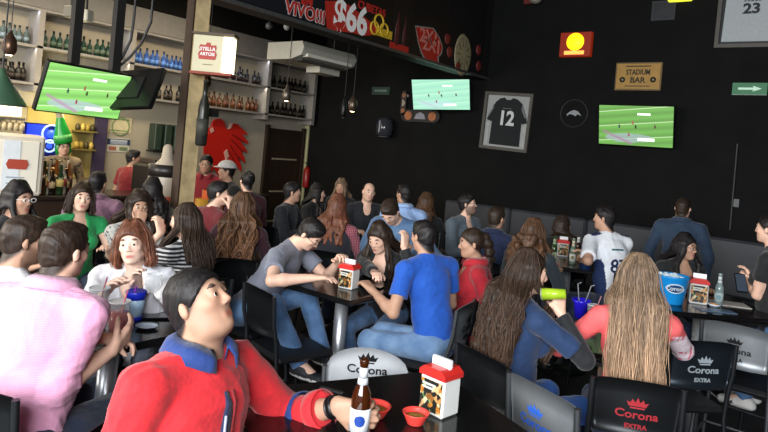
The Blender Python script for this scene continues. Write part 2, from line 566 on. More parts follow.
def person(whom, px, bf, hf=None, hp=0, hr=0, lf=None, lean=8, side=0, sex='m', skin='tan', bulk=1.0, s=1.0,
           hair='short', hc='black', hl=.35, wave=.006, top='tee', topm=None, sleeve=None, collar=None, pants=None, shoe=None,
           rh=None, lh=None, re=None, le=None, rcurl=.45, lcurl=.45, rn=None, ln=None, rf=None, lfd=None, feet=None, knees=None, stand=False, h=.011, beard=0,
           seat=.66, smile=0, glasses=False, colfn_top=None, hem=None, neckcut=None, extra=None, group=None, chair_style=None, tuck=.40, legs=True, headz=None, grip=None):
    fac = 1.06 if (px[2] > 3.6 and not stand) else 1.0
    if fac > 1: px = (px[0], px[1], px[2] * fac); s = s * .96
    head_w = at(*px)
    if headz is not None: head_w[2] = headz
    rad = unit(V(head_w[0], head_w[1], 0)); rgt = V(rad[1], -rad[0], 0)

    def dirw(deg): a = radians(deg); return rad * cos(a) + rgt * sin(a)
    if hf is None: hf = bf
    if lf is None: lf = bf
    Fd = dirw(bf); yaw = math.atan2(-Fd[0], Fd[1])
    Rz = rot('Z', yaw)
    hd = dirw(hf); hyaw = math.atan2(-hd[0], hd[1]) - yaw
    ld = dirw(lf); lyaw = math.atan2(-ld[0], ld[1]) - yaw
    fem = sex == 'f'
    # torso frame (local: +y facing, +x right hand side)
    Rt = rot('Y', radians(side)) @ rot('X', -radians(lean))
    Rh = rot('Z', hyaw) @ rot('X', radians(hp)) @ rot('Y', radians(hr))
    if stand: need = None; L = .50 * s
    hz_ = s * .875
    neck_off = Rt @ V(0, .012, .050) * s + Rh @ V(0, .018, .105) * hz_
    if not stand:
        zp = seat + .095 * s
        L = (head_w[2] - zp - neck_off[2]) / max(Rt[2, 2], .3)
        L = min(max(L, .41 * s), .60 * s)
    headc = Rt @ V(0, 0, L) + neck_off
    org = head_w - Rz @ headc          # pelvis centre in world
    pel_z = org[2]
    root = thing('person', None, 'person', (org[0], org[1], 0), yaw, group)
    O = V(0, 0, pel_z)                  # pelvis in root frame
    Rzi = Rz.T

    def loc(t):
        if t is None: return None
        if t[0] == 'l': return O + Rz_l @ V(*t[1:])
        w = at(t[0], t[1], t[2] * fac) if len(t) == 3 else V(*t[1:])
        return Rzi @ (w - V(org[0], org[1], 0))
    Rz_l = np.eye(3)
    T = lambda x, y, z: O + Rt @ (V(x, y, z * L / .5))
    H = lambda x, y, z: O + headc + Rh @ (V(x, y, z) * hz_)
    nb = T(0, -.005, .5)
    sw = (.165 if fem else .188) * s
    lr = (.86 if fem else 1.0) * s
    Rl = rot('Z', lyaw)
    sh = {+1: T(sw, -.005, .432), -1: T(-sw, -.005, .432)}
    u1, u2 = .285 * s, .25 * s
    arms = {}
    for sd, tgt, eh in ((1, rh, re), (-1, lh, le)):
        if tgt is None: tgt = ('l', sd * .15, .36, .26) if not stand else ('l', sd * .24, .06, -.08)
        t = loc(tgt)
        hint = V(sd * .5, -.25, -1) if eh is None else (Rzi @ V(*eh[1:]) if eh[0] == 'w' else V(*eh))
        el, wr = ik(sh[sd], t, u1, u2, hint)
        arms[sd] = (el, wr)
    legd = {}
    for i, sd in enumerate((1, -1)):
        hip = O + Rl @ V(sd * .092 * s, 0, -.02 * s)
        if stand:
            kn, an = O + Rl @ V(sd * .10, .015, -.43 * s), None
            an = V(kn[0], kn[1] - .02, .085)
        else:
            if feet: ft = loc(feet[i]) if feet[i] else None
            else: ft = None
            if ft is None: ft = O + Rl @ V(sd * .12, tuck, 0); ft[2] = .32
            kh = V(0, .6, 1) if not knees else V(*knees[i])
            kn, an = ik(hip, ft, .43 * s, .41 * s, Rl @ kh)
        legd[sd] = (hip, kn, an)

    # ---------------- body
    B = Field()
    bk = bulk
    torso = [(ell(T(0, 0, 0), V(.165 * (.97 if fem else .95), .118, .115) * s * V(bk, bk, 1), Rt), .03),
             (ell(T(0, .012 * bk + (bk - 1) * .12, .15), V(.142 * (.86 if fem else 1), .105, .17) * s * V(bk, bk * 1.08, 1), Rt), .05),
             (ell(T(0, 0, .34), V(.155 * (.9 if fem else 1), .112, .16) * s * V(bk, bk, 1), Rt), .05)]
    if fem: torso += [(ell(T(x, .085, .31), V(.06, .055, .058) * s, Rt), .02) for x in (-.07, .07)]
    shl = [(rc(T(0, -.01, .475), sh[sd] + (Rt @ V(-sd * .01, 0, .0)), .050 * s, .056 * lr), .03) for sd in (1, -1)]
    for p, k in torso + shl: B.add(p, k)
    fat = 1 + (bk - 1) * .6
    for sd in (1, -1):
        el, wr = arms[sd]
        B.add(rc(sh[sd], el, .050 * lr * fat, .038 * lr * fat), .03)
        mid = el + (wr - el) * .3
        B.add(rc(el, mid, .038 * lr * fat, .040 * lr * fat), .015); B.add(rc(mid, wr, .040 * lr * fat, .0245 * lr * fat), .015)
        fd = {1: rf, -1: lfd}[sd]; fa = unit(wr - el) if fd is None else (Rzi @ V(*fd[1:]) if fd[0] == 'w' else unit(V(*fd)))
        nn = {1: rn, -1: ln}[sd]; nv = V(0, 0, -1) if nn is None else (Rzi @ V(*nn[1:]) if nn[0] == 'w' else V(*nn))
        if abs(unit(nv) @ fa) > .95: nv = V(0, 1, 0)
        hand(B, wr, fa, nv, sd, s * (.92 if fem else 1.03), {1: rcurl, -1: lcurl}[sd])
    if legs:
        for sd in (1, -1):
            hip, kn, an = legd[sd]
            B.add(rc(hip, kn, .082 * lr * bk, .055 * lr), .03); B.add(rc(kn, an, .053 * lr, .036 * lr), .02)
            fy = Rl @ V(0, 1, 0); B.add(rc(an, an + fy * .12 * s + V(0, 0, -.05), .036, .03), .02)
    # neck and head
    B.add(rc(nb, H(0, -.022, -.045), (.052 if fem else .060) * s * (1 + (bk - 1) * .5), (.047 if fem else .056) * s * (1 + (bk - 1) * .5)), .025)
    fw_ = 1.0 + (bk - 1) * .35
    B.add(ell(H(0, -.015, .030), V(.074, .096, .088) * hz_, Rh), .02)
    B.add(ell(H(0, .026, -.030), V(.062 * fw_, .062, .084) * hz_, Rh), .025)
    for x in (-1, 1):
        B.add(rc(H(x * .049 * fw_, -.005, -.058), H(x * .016, .052, -.098), .022 * hz_, .018 * hz_), .025)
        B.add(ell(H(x * .040, .056, -.024), V(.022, .022, .020) * hz_, Rh), .015)
        B.add(ell(H(x * .082, -.012, -.010), V(.011, .017, .028) * hz_, Rh @ rot('Z', -x * .35)), .006)
        if h < .0095: B.sub(ell(H(x * .096, -.006, -.008), V(.010, .008, .014) * hz_, Rh), .004)
    if bk > 1.1: B.add(ell(H(0, .012, -.098), V(.060, .045, .028) * hz_, Rh), .035)
    B.add(ell(H(0, .066, -.098), V(.021, .018, .017) * hz_, Rh), .012)
    B.add(rc(H(-.034, .073, .020), H(.034, .073, .020), .0115 * hz_, .0115 * hz_), .014)
    if h < .0125:
        for x in (-1, 1): B.sub(ell(H(x * .031, .099, -.002), V(.018, .020, .011) * hz_, Rh), .008)
        if h < .0085:
            for x in (-1, 1):
                B.add(ell(H(x * .031, .0720, -.002), V(.0165, .0140, .0125) * hz_, Rh), .003)
                B.add(ell(H(x * .031, .0745, .0055), V(.0165, .0140, .0065) * hz_, Rh), .003)
                B.add(ell(H(x * .031, .0735, -.0105), V(.0150, .0130, .0050) * hz_, Rh), .003)
    B.add(rc(H(0, .084, .008), H(0, .1015, -.030), .0075 * hz_, .0100 * hz_), .008)
    for x in (-1, 1): B.add(ell(H(x * .012, .093, -.036), V(.0080, .0105, .0070) * hz_, Rh), .005)
    B.add(rc(H(-.019, .0785, -.066), H(.019, .0785, -.066), .0075 * hz_, .0075 * hz_), .005)
    B.add(rc(H(-.016, .0780, -.077), H(.016, .0780, -.077), .008 * hz_, .008 * hz_), .005)
    if h < .0085: B.sub(rc(H(-.019, .088, -.0715), H(.019, .088, -.0715), .0022 * hz_, .0022 * hz_), .003)
    sk = np.array(SKIN[skin]); hcol = np.array(HAIR[hc])
    hC = O + headc

    def colf(P):
        q = ((P - hC) @ Rh) / hz_
        c = np.tile(sk, (len(P), 1))
        lip = np.exp(-((q[:, 0] / .023) ** 4 + ((q[:, 2] + .0715) / .0105) ** 4)) * (q[:, 1] > .07)
        lc = np.array((.42, .10, .09)) if fem else sk * V(.78, .45, .45)
        c = c * (1 - lip[:, None]) + lc * lip[:, None]
        ck = np.exp(-(((np.abs(q[:, 0]) - .038) / .022) ** 2 + ((q[:, 2] + .03) / .022) ** 2)) * (q[:, 1] > .03) * .25
        c = c * (1 - ck[:, None] * V(.0, .35, .35))
        if beard:
            b = (1 / (1 + np.exp((q[:, 2] + .045 + np.abs(q[:, 0]) * -.35) / .006))) * (q[:, 1] > -.02) * (q[:, 2] > -.135) * (1 - lip)
            b = b * beard
            c = c * (1 - b[:, None]) + hcol * b[:, None]
        sc_ = 1 / (1 + np.exp(-(q[:, 2] - (.058 + (q[:, 1] - .085) * .97)) / .004)) * (np.abs(P - hC).max(1) < .16) * ~((np.abs(q[:, 0]) > .074) & (np.abs(q[:, 1] + .012) < .030) & (q[:, 2] < .024))
        if hair not in ('bald', 'none'): c = c * (1 - sc_[:, None]) + hcol * sc_[:, None]
        return c
    sdf_obj('body', B.build(h), vcol_mat('skin', .52, spec=.3), root, colfn=colf)
    # eyes and eyebrows
    if not (h > .0125 and (hf % 360 < 60 or hf % 360 > 300)):
        for x in (-1, 1):
            e = MB(); e.lathe([(0, -.0125)] + [(.0125 * cos(a), .0125 * sin(a)) for a in (-1.3, -.8, -.3, .3, .75, .95, 1.3)] + [(0, .0125)], n=14, ms=[0] * 6 + [1, 2])
            # axis z of the lathe looks out through the pupil
            Mz = Matrix(Rh.tolist()).to_4x4() @ Matrix.Rotation(-pi / 2, 4, 'X')
            Mz.translation = Vector(H(x * .031, .0755, -.002)); e.xf(Mz @ Matrix.Scale(hz_, 4))
            e.build('eye', [mat('eye_white', '#c9bfb4', .3, amt=0), mat('iris', '#2a1608', .15, amt=0), mat('pupil', '#050403', .1, amt=0)], root)
            b_ = Field(); b_.add(rc(H(x * .017, .0850, .0260), H(x * .034, .0825, .0275), .0020 * hz_, .0023 * hz_)); b_.add(rc(H(x * .034, .0825, .0275), H(x * .048, .0730, .0230), .0023 * hz_, .0013 * hz_)); 
            sdf_obj('eyebrow', b_.build(.0028), vcol_mat('hair', .5, .3, spec=.28), root, colfn=lambda P: np.tile(hcol * .88 + sk * .12, (len(P), 1)))
    if glasses:
        g = MB()
        for x in (-1, 1):
            ring = [H(x * .033 + .023 * cos(a), .104, .0 + .016 * sin(a)) for a in np.linspace(0, 2 * pi, 17)]
            g.tube(ring, .0022 * hz_, n=5, caps=False)
            g.tube([H(x * .056, .102, .006), H(x * .082, .01, .004), H(x * .080, -.02, -.004)], .002 * hz_, n=5)
        g.tube([H(-.01, .105, .003), H(.01, .105, .003)], .002 * hz_, n=5)
        g.build('glasses', mat('glasses_' + glasses, {'black': '#101010', 'white': '#e9e9e6'}[glasses], .2, amt=0), root)

    # ---------------- garments
    seed = hash_s(whom)
    G = Field(); g0 = .012 * s + max(0, (h - .01))
    for (lo, hi, fn), k in torso + shl:
        G.add((lo - g0, hi + g0, (lambda f: (lambda x, y, z: f(x, y, z) - g0))(fn)), k)
    sl = {'tee': .62, 'tank': 0, 'long': 2, 'polo': .66, 'jacket': 2, 'shirt': 2, 'rolled': 1.45}[top] if sleeve is None else sleeve
    loose = {'jacket': .014, 'long': .006, 'shirt': .009, 'rolled': .010}.get(top, .012) * s
    for sd in (1, -1):
        el, wr = arms[sd]
        ra, rb = .050 * lr * fat + g0, .038 * lr * fat + g0 + loose * .7
        if sl <= 1:
            if sl > 0:
                pt = sh[sd] + (el - sh[sd]) * sl
                G.add(clipped(rc(sh[sd], el, ra, rb + .006), pt, el - sh[sd]), .02)
        else:
            G.add(rc(sh[sd], el, ra, rb), .02)
            q = min(sl - 1, .93); pt = el + (wr - el) * q
            G.add(clipped(rc(el, wr, rb, .028 * lr * fat + g0 + loose * .6), pt, wr - el), .02)
    nc = neckcut if neckcut is not None else (.05 if fem else .0)
    if nc: G.sub(ell(T(0, .105, .50), V(.065, .08, nc + .05) * s, Rt), .01)
    hz = -.06 if hem is None else hem
    G.cut(plane(T(0, 0, hz), Rt @ V(0, 0, -1)))
    tm = topm or cloth('white_cloth', '#dddddd')
    cf = None
    if colfn_top:
        cf = lambda P: colfn_top(((P - O) @ Rt) / V(s, s, L / .5))
        tm = vcol_mat('patterned_cloth', .85, spec=.2)
    gname = {'tee': 'tee_shirt', 'tank': 'top', 'long': 'long_sleeve_top', 'polo': 'polo_shirt', 'jacket': 'jacket', 'shirt': 'shirt', 'rolled': 'shirt'}[top]
    top_o = sdf_obj(gname, G.build(min(h * 1.05, .013)), tm, root, fold=.0045 if top not in ('jacket', 'shirt', 'rolled') else .0065, seed=seed, colfn=cf)
    if collar:
        c = MB(); n = 28; vs = []; R0 = Rt
        axd = unit(H(0, -.02, -.05) - nb)
        for j in range(n + 1):
            a = radians(-158 + 316 * j / n)  # opening at the front
            x_, y_ = sin(a), -cos(a)
            for rr, zz in ((.066, -.012), (.069, .030), (.092, .010), (.102, -.022)):
                pz = zz + (-.012 if y_ > .5 else 0) * (y_ - .5) * 3
                vs.append(nb + R0 @ V(x_ * rr * 1.0 * s * fat, (y_ * rr * .98 + .004) * s * fat, (pz + .010) * s) + axd * .005)
        fs = [(j * 4 + i, j * 4 + i + 1, (j + 1) * 4 + i + 1, (j + 1) * 4 + i) for j in range(n) for i in range(3)]
        c.add(vs, fs, 0, True); co = c.build('collar', collar, root)
        md = co.modifiers.new('s', 'SOLIDIFY'); md.thickness = .004; md.offset = 0
    pm = pants or cloth('denim_dark', '#27344f', '#1b2438', 'denim')
    if legs:
        Pn = Field(); p0 = .013 * s
        lo, hi, fn = torso[0][0]
        Pn.add(clipped((lo - p0 * .7, hi + p0 * .7, lambda x, y, z: fn(x, y, z) - p0 * .75), T(0, 0, .06), Rt @ V(0, 0, 1)), .03)
        for sd in (1, -1):
            hip, kn, an = legd[sd]
            Pn.add(rc(hip, kn, .082 * lr * bk + p0 * .8, .055 * lr + p0), .03)
            Pn.add(clipped(rc(kn, an, .055 * lr + p0, .040 * lr + p0 * 1.3), kn + (an - kn) * 1.03, an - kn), .02)
        sdf_obj('trousers', Pn.build(min(h * 1.15, .015)), pm, root, fold=.005, fscale=.9, seed=seed + 5)
        sm_ = shoe or mat('shoe_black', '#15151a', .6)
        for sd in (1, -1):
            an = legd[sd][2]; fy = Rl @ V(0, 1, 0); fx = Rl @ V(1, 0, 0); Ms = np.stack([fx, fy, V(0, 0, 1)], 1)
            Q = Field(); z0 = an - V(0, 0, .075)
            Q.add(rc(an + V(0, 0, -.02), an + fy * .04 - V(0, 0, .035), .046, .044), .02)
            Q.add(rc(z0 - fy * .03 + V(0, 0, .03), z0 + fy * .155 + V(0, 0, .022), .040, .036, Ms, (1.0, 1, .9)), .02)
            Q.cut(plane(z0 - V(0, 0, .005), (0, 0, -1)))
            w_ = mat('shoe_sole', '#cfcfca', .6)
            sdf_obj('shoe', Q.build(.01), [sm_, w_], root, matfn=lambda C, zz=z0[2]: (C[:, 2] < zz + .018))

    # ---------------- hair
    if hair not in ('none',):
        K = Field(); cols = []
        hh = min(h, .010) if h > .007 else .006
        up = {'short': .011, 'crop': .008, 'long': .013, 'curly': .022, 'pony': .011, 'bun': .011, 'bald': .005, 'bob': .014}[hair] * hz_
        sl_, z0_ = {'short': (.97, .062), 'crop': (.97, .060), 'long': (1.35, .066), 'curly': (1.35, .062), 'pony': (.85, .064), 'bun': (.85, .064), 'bob': (1.35, .060), 'bald': (1.5, .02)}[hair]
        cutn = Rh @ V(0, sl_, -1); cp = H(0, .085, z0_)
        cap = ell(H(0, -.015, .030), V(.074, .096, .088) * hz_ + up, Rh)
        K.add(clipped(cap, cp, cutn), .006)
        if hair in ('short', 'crop', 'bald'):
            K.add(clipped(ell(H(0, -.035, -.02), V(.066, .072, .07) * hz_ + up * .6, Rh), cp, cutn), .01)
            for x in (-1, 1): K.sub(ell(H(x * .092, -.002, -.020), V(.022, .028, .040) * hz_, Rh), .006)
            if hair == 'short':
                K.add(ell(H(0, .040, .095), V(.055, .045, .022) * hz_, Rh), .02)
            if hair == 'bald':
                K.cut(plane(H(0, -.005, 0), Rh @ V(0, 1, 0)))
                K.sub(ell(H(0, .01, .095), V(.07, .10, .06) * hz_, Rh), .004)
        locks = []
        r_ = np.random.default_rng(seed)
        if hair in ('long', 'curly', 'bob'):
            near = h < .009
            nl = 34 if near else 20
            front = 118
            for i in range(nl):
                th = radians(-front + 2 * front * i / (nl - 1) + r_.normal() * 3)
                sx, cy = sin(th), -cos(th)
                fr = abs(th) > radians(85)
                tipl = hl * r_.uniform(.86, 1.05) * (1 if not fr else .9)
                pts = [H(sx * .03, cy * .04 - .01, .108 + up), H(sx * .078, cy * .088 - .012, .04), H(sx * .088, cy * .100 - .02 + (.004 if fr else 0), -.045)]
                side_ = 1 if sx > 0 else -1
                spread = (.11 if hl < .5 else .088) if not fr else .10
                y_s = -.125 * bk if cy < .1 else .115 * bk
                if .0 > cy > -.35: y_s = -.10 * bk
                if hair != 'bob':
                    n_down = max(2, int(tipl / .07))
                    zsh = .52
                    for j in range(n_down):
                        zz = zsh - .07 * j; t_ = j / n_down
                        yy = y_s * (.80 + .25 * min(t_ * 2, 1))
                        pts.append(T(sx * spread + wave * 2.2 * sin(j * 1.7 + i * 1.3) , yy + wave * 2.2 * cos(j * 1.5 + i * 2.1), zz))
                else:
                    pts.append(H(sx * .100, cy * .105 - .018, -.11)); pts.append(H(sx * .085, cy * .09 - .015, -.135))
                R0 = .016 if near else .021
                rs = np.linspace(1.0, .5, len(pts)) * R0 * hz_ * r_.uniform(.8, 1.15)
                for j in range(len(pts) - 1): K.add(rc(pts[j], pts[j + 1], rs[j], rs[j + 1]), .016)
                locks.append(np.array(pts))
            if hair == 'curly':
                for i in range(60):
                    th = r_.uniform(-2.1, 2.1); zz = r_.uniform(.0, hl)
                    c_ = nb + V(0, 0, .12 - zz) + Rh @ V(sin(th) * (.10 + .05 * zz / hl), -cos(th) * .11 - .05, 0)
                    K.add(ell(c_, V(.03, .03, .035) * hz_ * r_.uniform(.7, 1.2)), .012)
        if hair == 'pony':
            p = H(0, -.105, .035)
            for i in range(26):
                t_ = i / 25; c_ = p + (Rh @ V(0, -.055, 0)) * min(1, t_ * 3) + V(0, 0, -hl * t_)
                c_ = c_ + r_.normal(size=3) * .010
                K.add(ell(c_, V(.036, .036, .032) * hz_ * (1.15 - .45 * t_) * r_.uniform(.85, 1.15)), .010)
        if hair == 'bun': K.add(ell(H(0, -.105, .075), V(.042, .04, .04) * hz_, Rh), .01)
        hcols = hcol
        tips = None
        PQ = K.build(hh)

        def hcf(P):
            c = np.tile(hcols, (len(P), 1)); n_ = fold_noise(P * V(2.2, 2.2, .5), seed)
            c = c * (1 + .35 * n_[:, None])
            c = c * (1 + .45 * fold_noise(P * V(7, 7, .35), seed + 3)[:, None])
            if hc in ('light', 'brown', 'reddish') or wave > .01:
                d = np.clip((O[2] + headc[2] - P[:, 2]) / max(hl, .2), 0, 1)[:, None]
                c = c * (1 + d * .8 * V(1.1, 1, .9))
            return np.clip(c, 0, 1)
        if locks and h < .0095:
            so = strands('hair_strands', locks, hcol * 1.25, root, 640 if h < .0075 else 260, .0013 if h < .0075 else .0021, seed, hl, O[2] + headc[2], 1.0 if (hc in ('light', 'brown', 'reddish') or wave > .008) else .15)
            so['kind'] = 'stuff'
        sdf_obj('hair', PQ, vcol_mat('hair', .5, .3, spec=.28), root, fold=(.0045 if h < .009 else .0035) if hair in ('short', 'crop') else .002, fscale=2.0, colfn=hcf, seed=seed)
    info = dict(root=root, O=O, T=T, H=H, Rt=Rt, Rh=Rh, arms=arms, legs=legd, org=org, yaw=yaw, lyaw=yaw + lyaw, nb=nb, L=L, s=s, pz=pel_z, Rz=Rz, top=top_o)
    PEOPLE.append((whom, info, stand, chair_style))
    return info


def strands(name, locks, hcol, parent, n, r, seed, hl, ztop, light):
    """fine hair strands that run along and between the locks"""
    rg = np.random.default_rng(seed + 9); VS = []; FS = []; CS = []; base_i = 0
    for q in range(n):
        u = rg.uniform(0, len(locks) - 1.001); i = int(u); f = u - i
        A, B = locks[i], locks[i + 1]; m = min(len(A), len(B))
        if np.linalg.norm(A[m - 1] - B[m - 1]) > .2: f = round(f)
        P = A[:m] * (1 - f) + B[:m] * f
        P = P + rg.normal(size=3) * .004 + np.cumsum(rg.normal(size=(m, 3)) * .0035, 0)
        out = P - P.mean(0) * V(1, 1, 0) - P * V(0, 0, 1)
        Q = []
        for j in range(m - 1):
            p0, p1, p2, p3 = P[max(j - 1, 0)], P[j], P[j + 1], P[min(j + 2, m - 1)]
            for t in (0, .34, .67):
                Q.append(.5 * (2 * p1 + (p2 - p0) * t + (2 * p0 - 5 * p1 + 4 * p2 - p3) * t * t + (3 * p1 - p0 - 3 * p2 + p3) * t ** 3))
        Q.append(P[-1]); Q = np.array(Q); k = len(Q)
        o_ = unit(V(P[2][0], P[2][1], 0) - V(P[0][0], P[0][1], 0)) if m > 2 else V(0, -1, 0)
        Q = Q + o_ * rg.uniform(.006, .020) * min(1, 1)
        T = np.gradient(Q, axis=0); T /= np.linalg.norm(T, axis=1)[:, None] + 1e-9
        U = np.cross(T, o_); U /= np.linalg.norm(U, axis=1)[:, None] + 1e-9; W = np.cross(T, U)
        rr = r * np.interp(np.arange(k), [0, k * .7, k - 1], [.8, 1, .25])[:, None] * rg.uniform(.7, 1.4)
        ring = np.stack([Q + rr * U * 1.6, Q + rr * W, Q - rr * U * 1.6, Q - rr * W], 1)
        VS.append(ring.reshape(-1, 3))
        a = base_i + np.arange(k - 1)[:, None] * 4 + np.arange(4)[None]; b = base_i + np.arange(k - 1)[:, None] * 4 + (np.arange(4)[None] + 1) % 4
        FS.append(np.stack([a, b, b + 4, a + 4], -1).reshape(-1, 4)); base_i += 4 * k
        c = np.array(hcol) * rg.uniform(.55, 1.7)
        d = np.clip((ztop - Q[:, 2]) / max(hl, .2), 0, 1.1)[:, None]
        c = c * (1 + d * light * V(1.15, 1, .85))
        CS.append(np.repeat(c, 4, 0))
    Pn, Qn, Cn = np.concatenate(VS), np.concatenate(FS), np.clip(np.concatenate(CS), 0, 1)
    return sdf_obj(name, (Pn, Qn), vcol_mat('hair', .5, .3, spec=.28), parent, colfn=lambda P_: Cn)


def surf(o, p, d):
    """first point of mesh o met from p along d (both in the space of o's parent)"""
    hit = o.ray_cast(Vector(p.tolist()), Vector(d.tolist()))
    return np.array(hit[1]) if hit[0] else None


def hash_s(t):
    v = 0
    for ch in t: v = (v * 31 + ord(ch)) % 99991
    return v


PEOPLE = []
# ------------------------------------------------------------------ room shell
black_wall = mat('charcoal_wall_paint', '#141414', .85, amt=.15, scale=3)
for m_ in ('charcoal_wall_paint',): MATS[m_].node_tree.nodes['Principled BSDF'].inputs['Specular IOR Level'].default_value = .15
b = MB().box((BAR_X - .2, -3.2, -.1), (4.2, WALL_Y + .2, 0)).build('floor', mat('dark_tile_floor', '#1c1b1c', .35, amt=.3, scale=5)); struct(b)
b = MB().box((BAR_X - .2, -3.2, 5.0), (4.2, WALL_Y + .2, 5.1)).build('ceiling', mat('black_ceiling', '#131314', .9, amt=.1)); struct(b)
b = MB().box((BAR_X, WALL_Y, 0), (4.2, WALL_Y + .2, 5.0)).build('wall_back', black_wall); struct(b)
cream = mat('cream_wall_paint', '#a59d8d', .8, amt=.05, scale=3)
b = MB().box((BAR_X - .2, -3.2, 0), (BAR_X, WALL_Y + .2, 5.0)).build('wall_bar', cream); struct(b)
b = MB().box((4.0, -3.2, 0), (4.2, WALL_Y, 5.0)).build('wall_right', black_wall); struct(b)
# thin pipe and trim on the dark wall
p = on_y(738, 140); q = on_y(735, 205)
MB().tube([(p[0], WALL_Y - .015, 2.35), (p[0], WALL_Y - .015, 1.3)], .012).build('trim_1', mat('conduit_paint', '#2a2a2c', .5))['kind'] = 'structure'

# bench booth along the dark wall
def booth():
    x0, x1 = -5.2, 3.9
    t = thing('booth_bench', 'long grey upholstered booth bench running along the foot of the dark wall', 'bench', ((x0 + x1) / 2, 8.2, 0))
    L = (x1 - x0) / 2
    vin = mat('grey_vinyl', '#3b3d42', .5, amt=.12, scale=4, bump=.1)
    MB().box((-L, -.35, .0), (L, .38, .40)).build('base', mat('booth_base', '#151516', .7), t)
    MB().box((-L, -.38, .401), (L, .22, .52), bev=.03).build('seat', vin, t)
    n = 8
    for i in range(n):
        a = -L + 2 * L * i / n
        MB().box((a + .004, .20, .521), (a + 2 * L / n - .004, .385, 1.20), bev=.03).build('backrest', vin, t)
booth()

# beam with banners over the bar front
beamm = mat('beam_black', '#161617', .6, amt=.1)
bz = 3.13
b = MB().box((BEAM_X - .22, -1.0, bz), (BEAM_X, WALL_Y, 4.95)).build('trim_2', beamm); struct(b)
b = MB().box((BEAM_X, -1.0, bz), (BEAM_X + .03, WALL_Y, bz + .035)).build('trim_3', mat('steel_edge', '#5d5d5e', .4, metal=.6)); struct(b)


def beam_pt(x, y): return on_x(x, y, BEAM_X)


def banner(label, px0, px1, color, ztop=None, zbot=None, th=.012):
    y0 = beam_pt(*px0)[1]; y1 = beam_pt(*px1)[1]
    zb = bz + .05 if zbot is None else zbot; zt = 4.6 if ztop is None else ztop
    t = thing('banner', label, 'banner', (BEAM_X + .001, (y0 + y1) / 2, zb))
    w = y1 - y0
    MB().box((0, -w / 2, 0), (th, w / 2, zt - zb)).build('sheet', mat(color[0], color[1], .5, amt=.12), t)
    return t, w, zb, (y0 + y1) / 2


def on_banner(t, yc, zb, name, px, size, txt, m, th=.013, bold=0., sx=1.0, roll=0):
    """lettering standing on the face of the banner, placed where the picture shows it"""
    p = beam_pt(*px)
    vs, fs = text_mesh(txt, size, .003, bold)
    Mx = frame_y((th, p[1] - yc, p[2] - zb), (1, 0, 0), roll) @ Matrix.Diagonal((sx, 1, 1, 1))
    return MB().add(vs, fs).xf(Mx).build(name, m, t)


red = mat('banner_red', '#a8281f', .5, amt=.06); whitep = mat('print_white', '#e6e4e0', .5, amt=.02); yel = mat('banner_yellow', '#c9a52c', .5, amt=.05)
t, w, zb, yc = banner('black banner with red and white lettering VIVO beside the price banner', (200, 0), (322, 20), ('banner_dark_navy', '#15161c'))
on_banner(t, yc, zb, 'lettering_edge', (305, 13), .19, 'VIVO!!!', mat('print_pink', '#b9aaa8', .5, amt=0), th=.0125, bold=.013, sx=1.0)
on_banner(t, yc, zb, 'lettering', (305, 13), .19, 'VIVO!!!', red, th=.016, bold=.004, sx=1.0)
on_banner(t, yc, zb, 'lettering', (306, 1), .13, 'EN', red, bold=.01)
t, w, zb, yc = banner('black banner with red wedge and large white price $66', (323, 20), (391, 40), ('banner_black', '#17130f'))
def poly_banner(t, yc, zb, name, pts, m, th):
    P = [beam_pt(*q) for q in pts]
    mb = MB(); n = len(P); vs = [(th, p[1] - yc, p[2] - zb) for p in P]
    a = sum(vs[i][1] * vs[(i + 1) % n][2] - vs[(i + 1) % n][1] * vs[i][2] for i in range(n))
    if a < 0: vs = vs[::-1]
    mb.add(vs, [list(range(n))]); mb.add([(th - .002, v[1], v[2]) for v in vs], [list(range(n))[::-1]])
    return mb.build(name, m, t)
poly_banner(t, yc, zb, 'red_wedge', [(324, 1), (338, 1), (350, 6), (372, 24), (377, 30), (372, 35), (362, 36), (352, 33), (326, 30)], red, .0135)
on_banner(t, yc, zb, 'price_lettering', (350, 19), .44, '$66', whitep, th=.016, bold=.014, sx=.86)
on_banner(t, yc, zb, 'lettering', (371, 9.5), .13, 'CUBETAS', red, th=.014, bold=.004, sx=.95)
for (cx, cy, r) in ((378, 22, .085), (373.5, 28, .075), (383, 30, .075)):
    p = beam_pt(cx, cy); mb = MB()
    ring = [(.016, p[1] - yc + r * cos(a), p[2] - zb + r * sin(a)) for a in np.linspace(0, 2 * pi, 25)]
    mb.tube(ring, .013, n=6, caps=False).build('yellow_ring', yel, t)
p = beam_pt(383, 33.5); MB().box((.014, p[1] - yc - .16, p[2] - zb - .05), (.018, p[1] - yc + .16, p[2] - zb + .05)).build('yellow_patch', yel, t)
t, w, zb, yc = banner('dark poster with faint bottles and a red strip between price banner and red badge', (391.5, 40), (409, 47), ('poster_dark', '#1b1715'))
for (x, y, sc) in ((397, 28, 1), (404, 33, .8)):
    p = beam_pt(x, y); mb = MB(); k = sc
    mb.lathe([(.05 * k, -.22), (.05 * k, .02), (.02 * k, .1), (.02 * k, .2)], n=8, c=(0, 0, 0))
    mb.xf(Matrix.Translation((.013, p[1] - yc, p[2] - zb)) @ Matrix.Diagonal((.1, 1, 1, 1))); mb.build('bottle_print', mat('print_maroon', '#4e2626', .5), t)
p = beam_pt(399, 49.5); MB().box((.013, p[1] - yc - .22, p[2] - zb - .03), (.017, p[1] - yc + .18, p[2] - zb + .06)).build('red_strip', red, t)
t, w, zb, yc = banner('dark banner with a big ragged red badge', (409.5, 46), (443, 62), ('poster_dark2', '#151414'))
poly_banner(t, yc, zb, 'badge_edge', [(414, 25.5), (433, 28), (439, 38), (442, 47), (441, 54), (438, 57), (438, 64), (424, 61), (420, 53), (417, 43)], mat('badge_rim', '#8d8580', .5), .0135)
poly_banner(t, yc, zb, 'badge', [(415, 27), (432, 29), (438, 38), (441, 47), (440, 53), (436, 57), (437, 62.5), (425, 60), (421, 52), (418, 43)], red, .016)
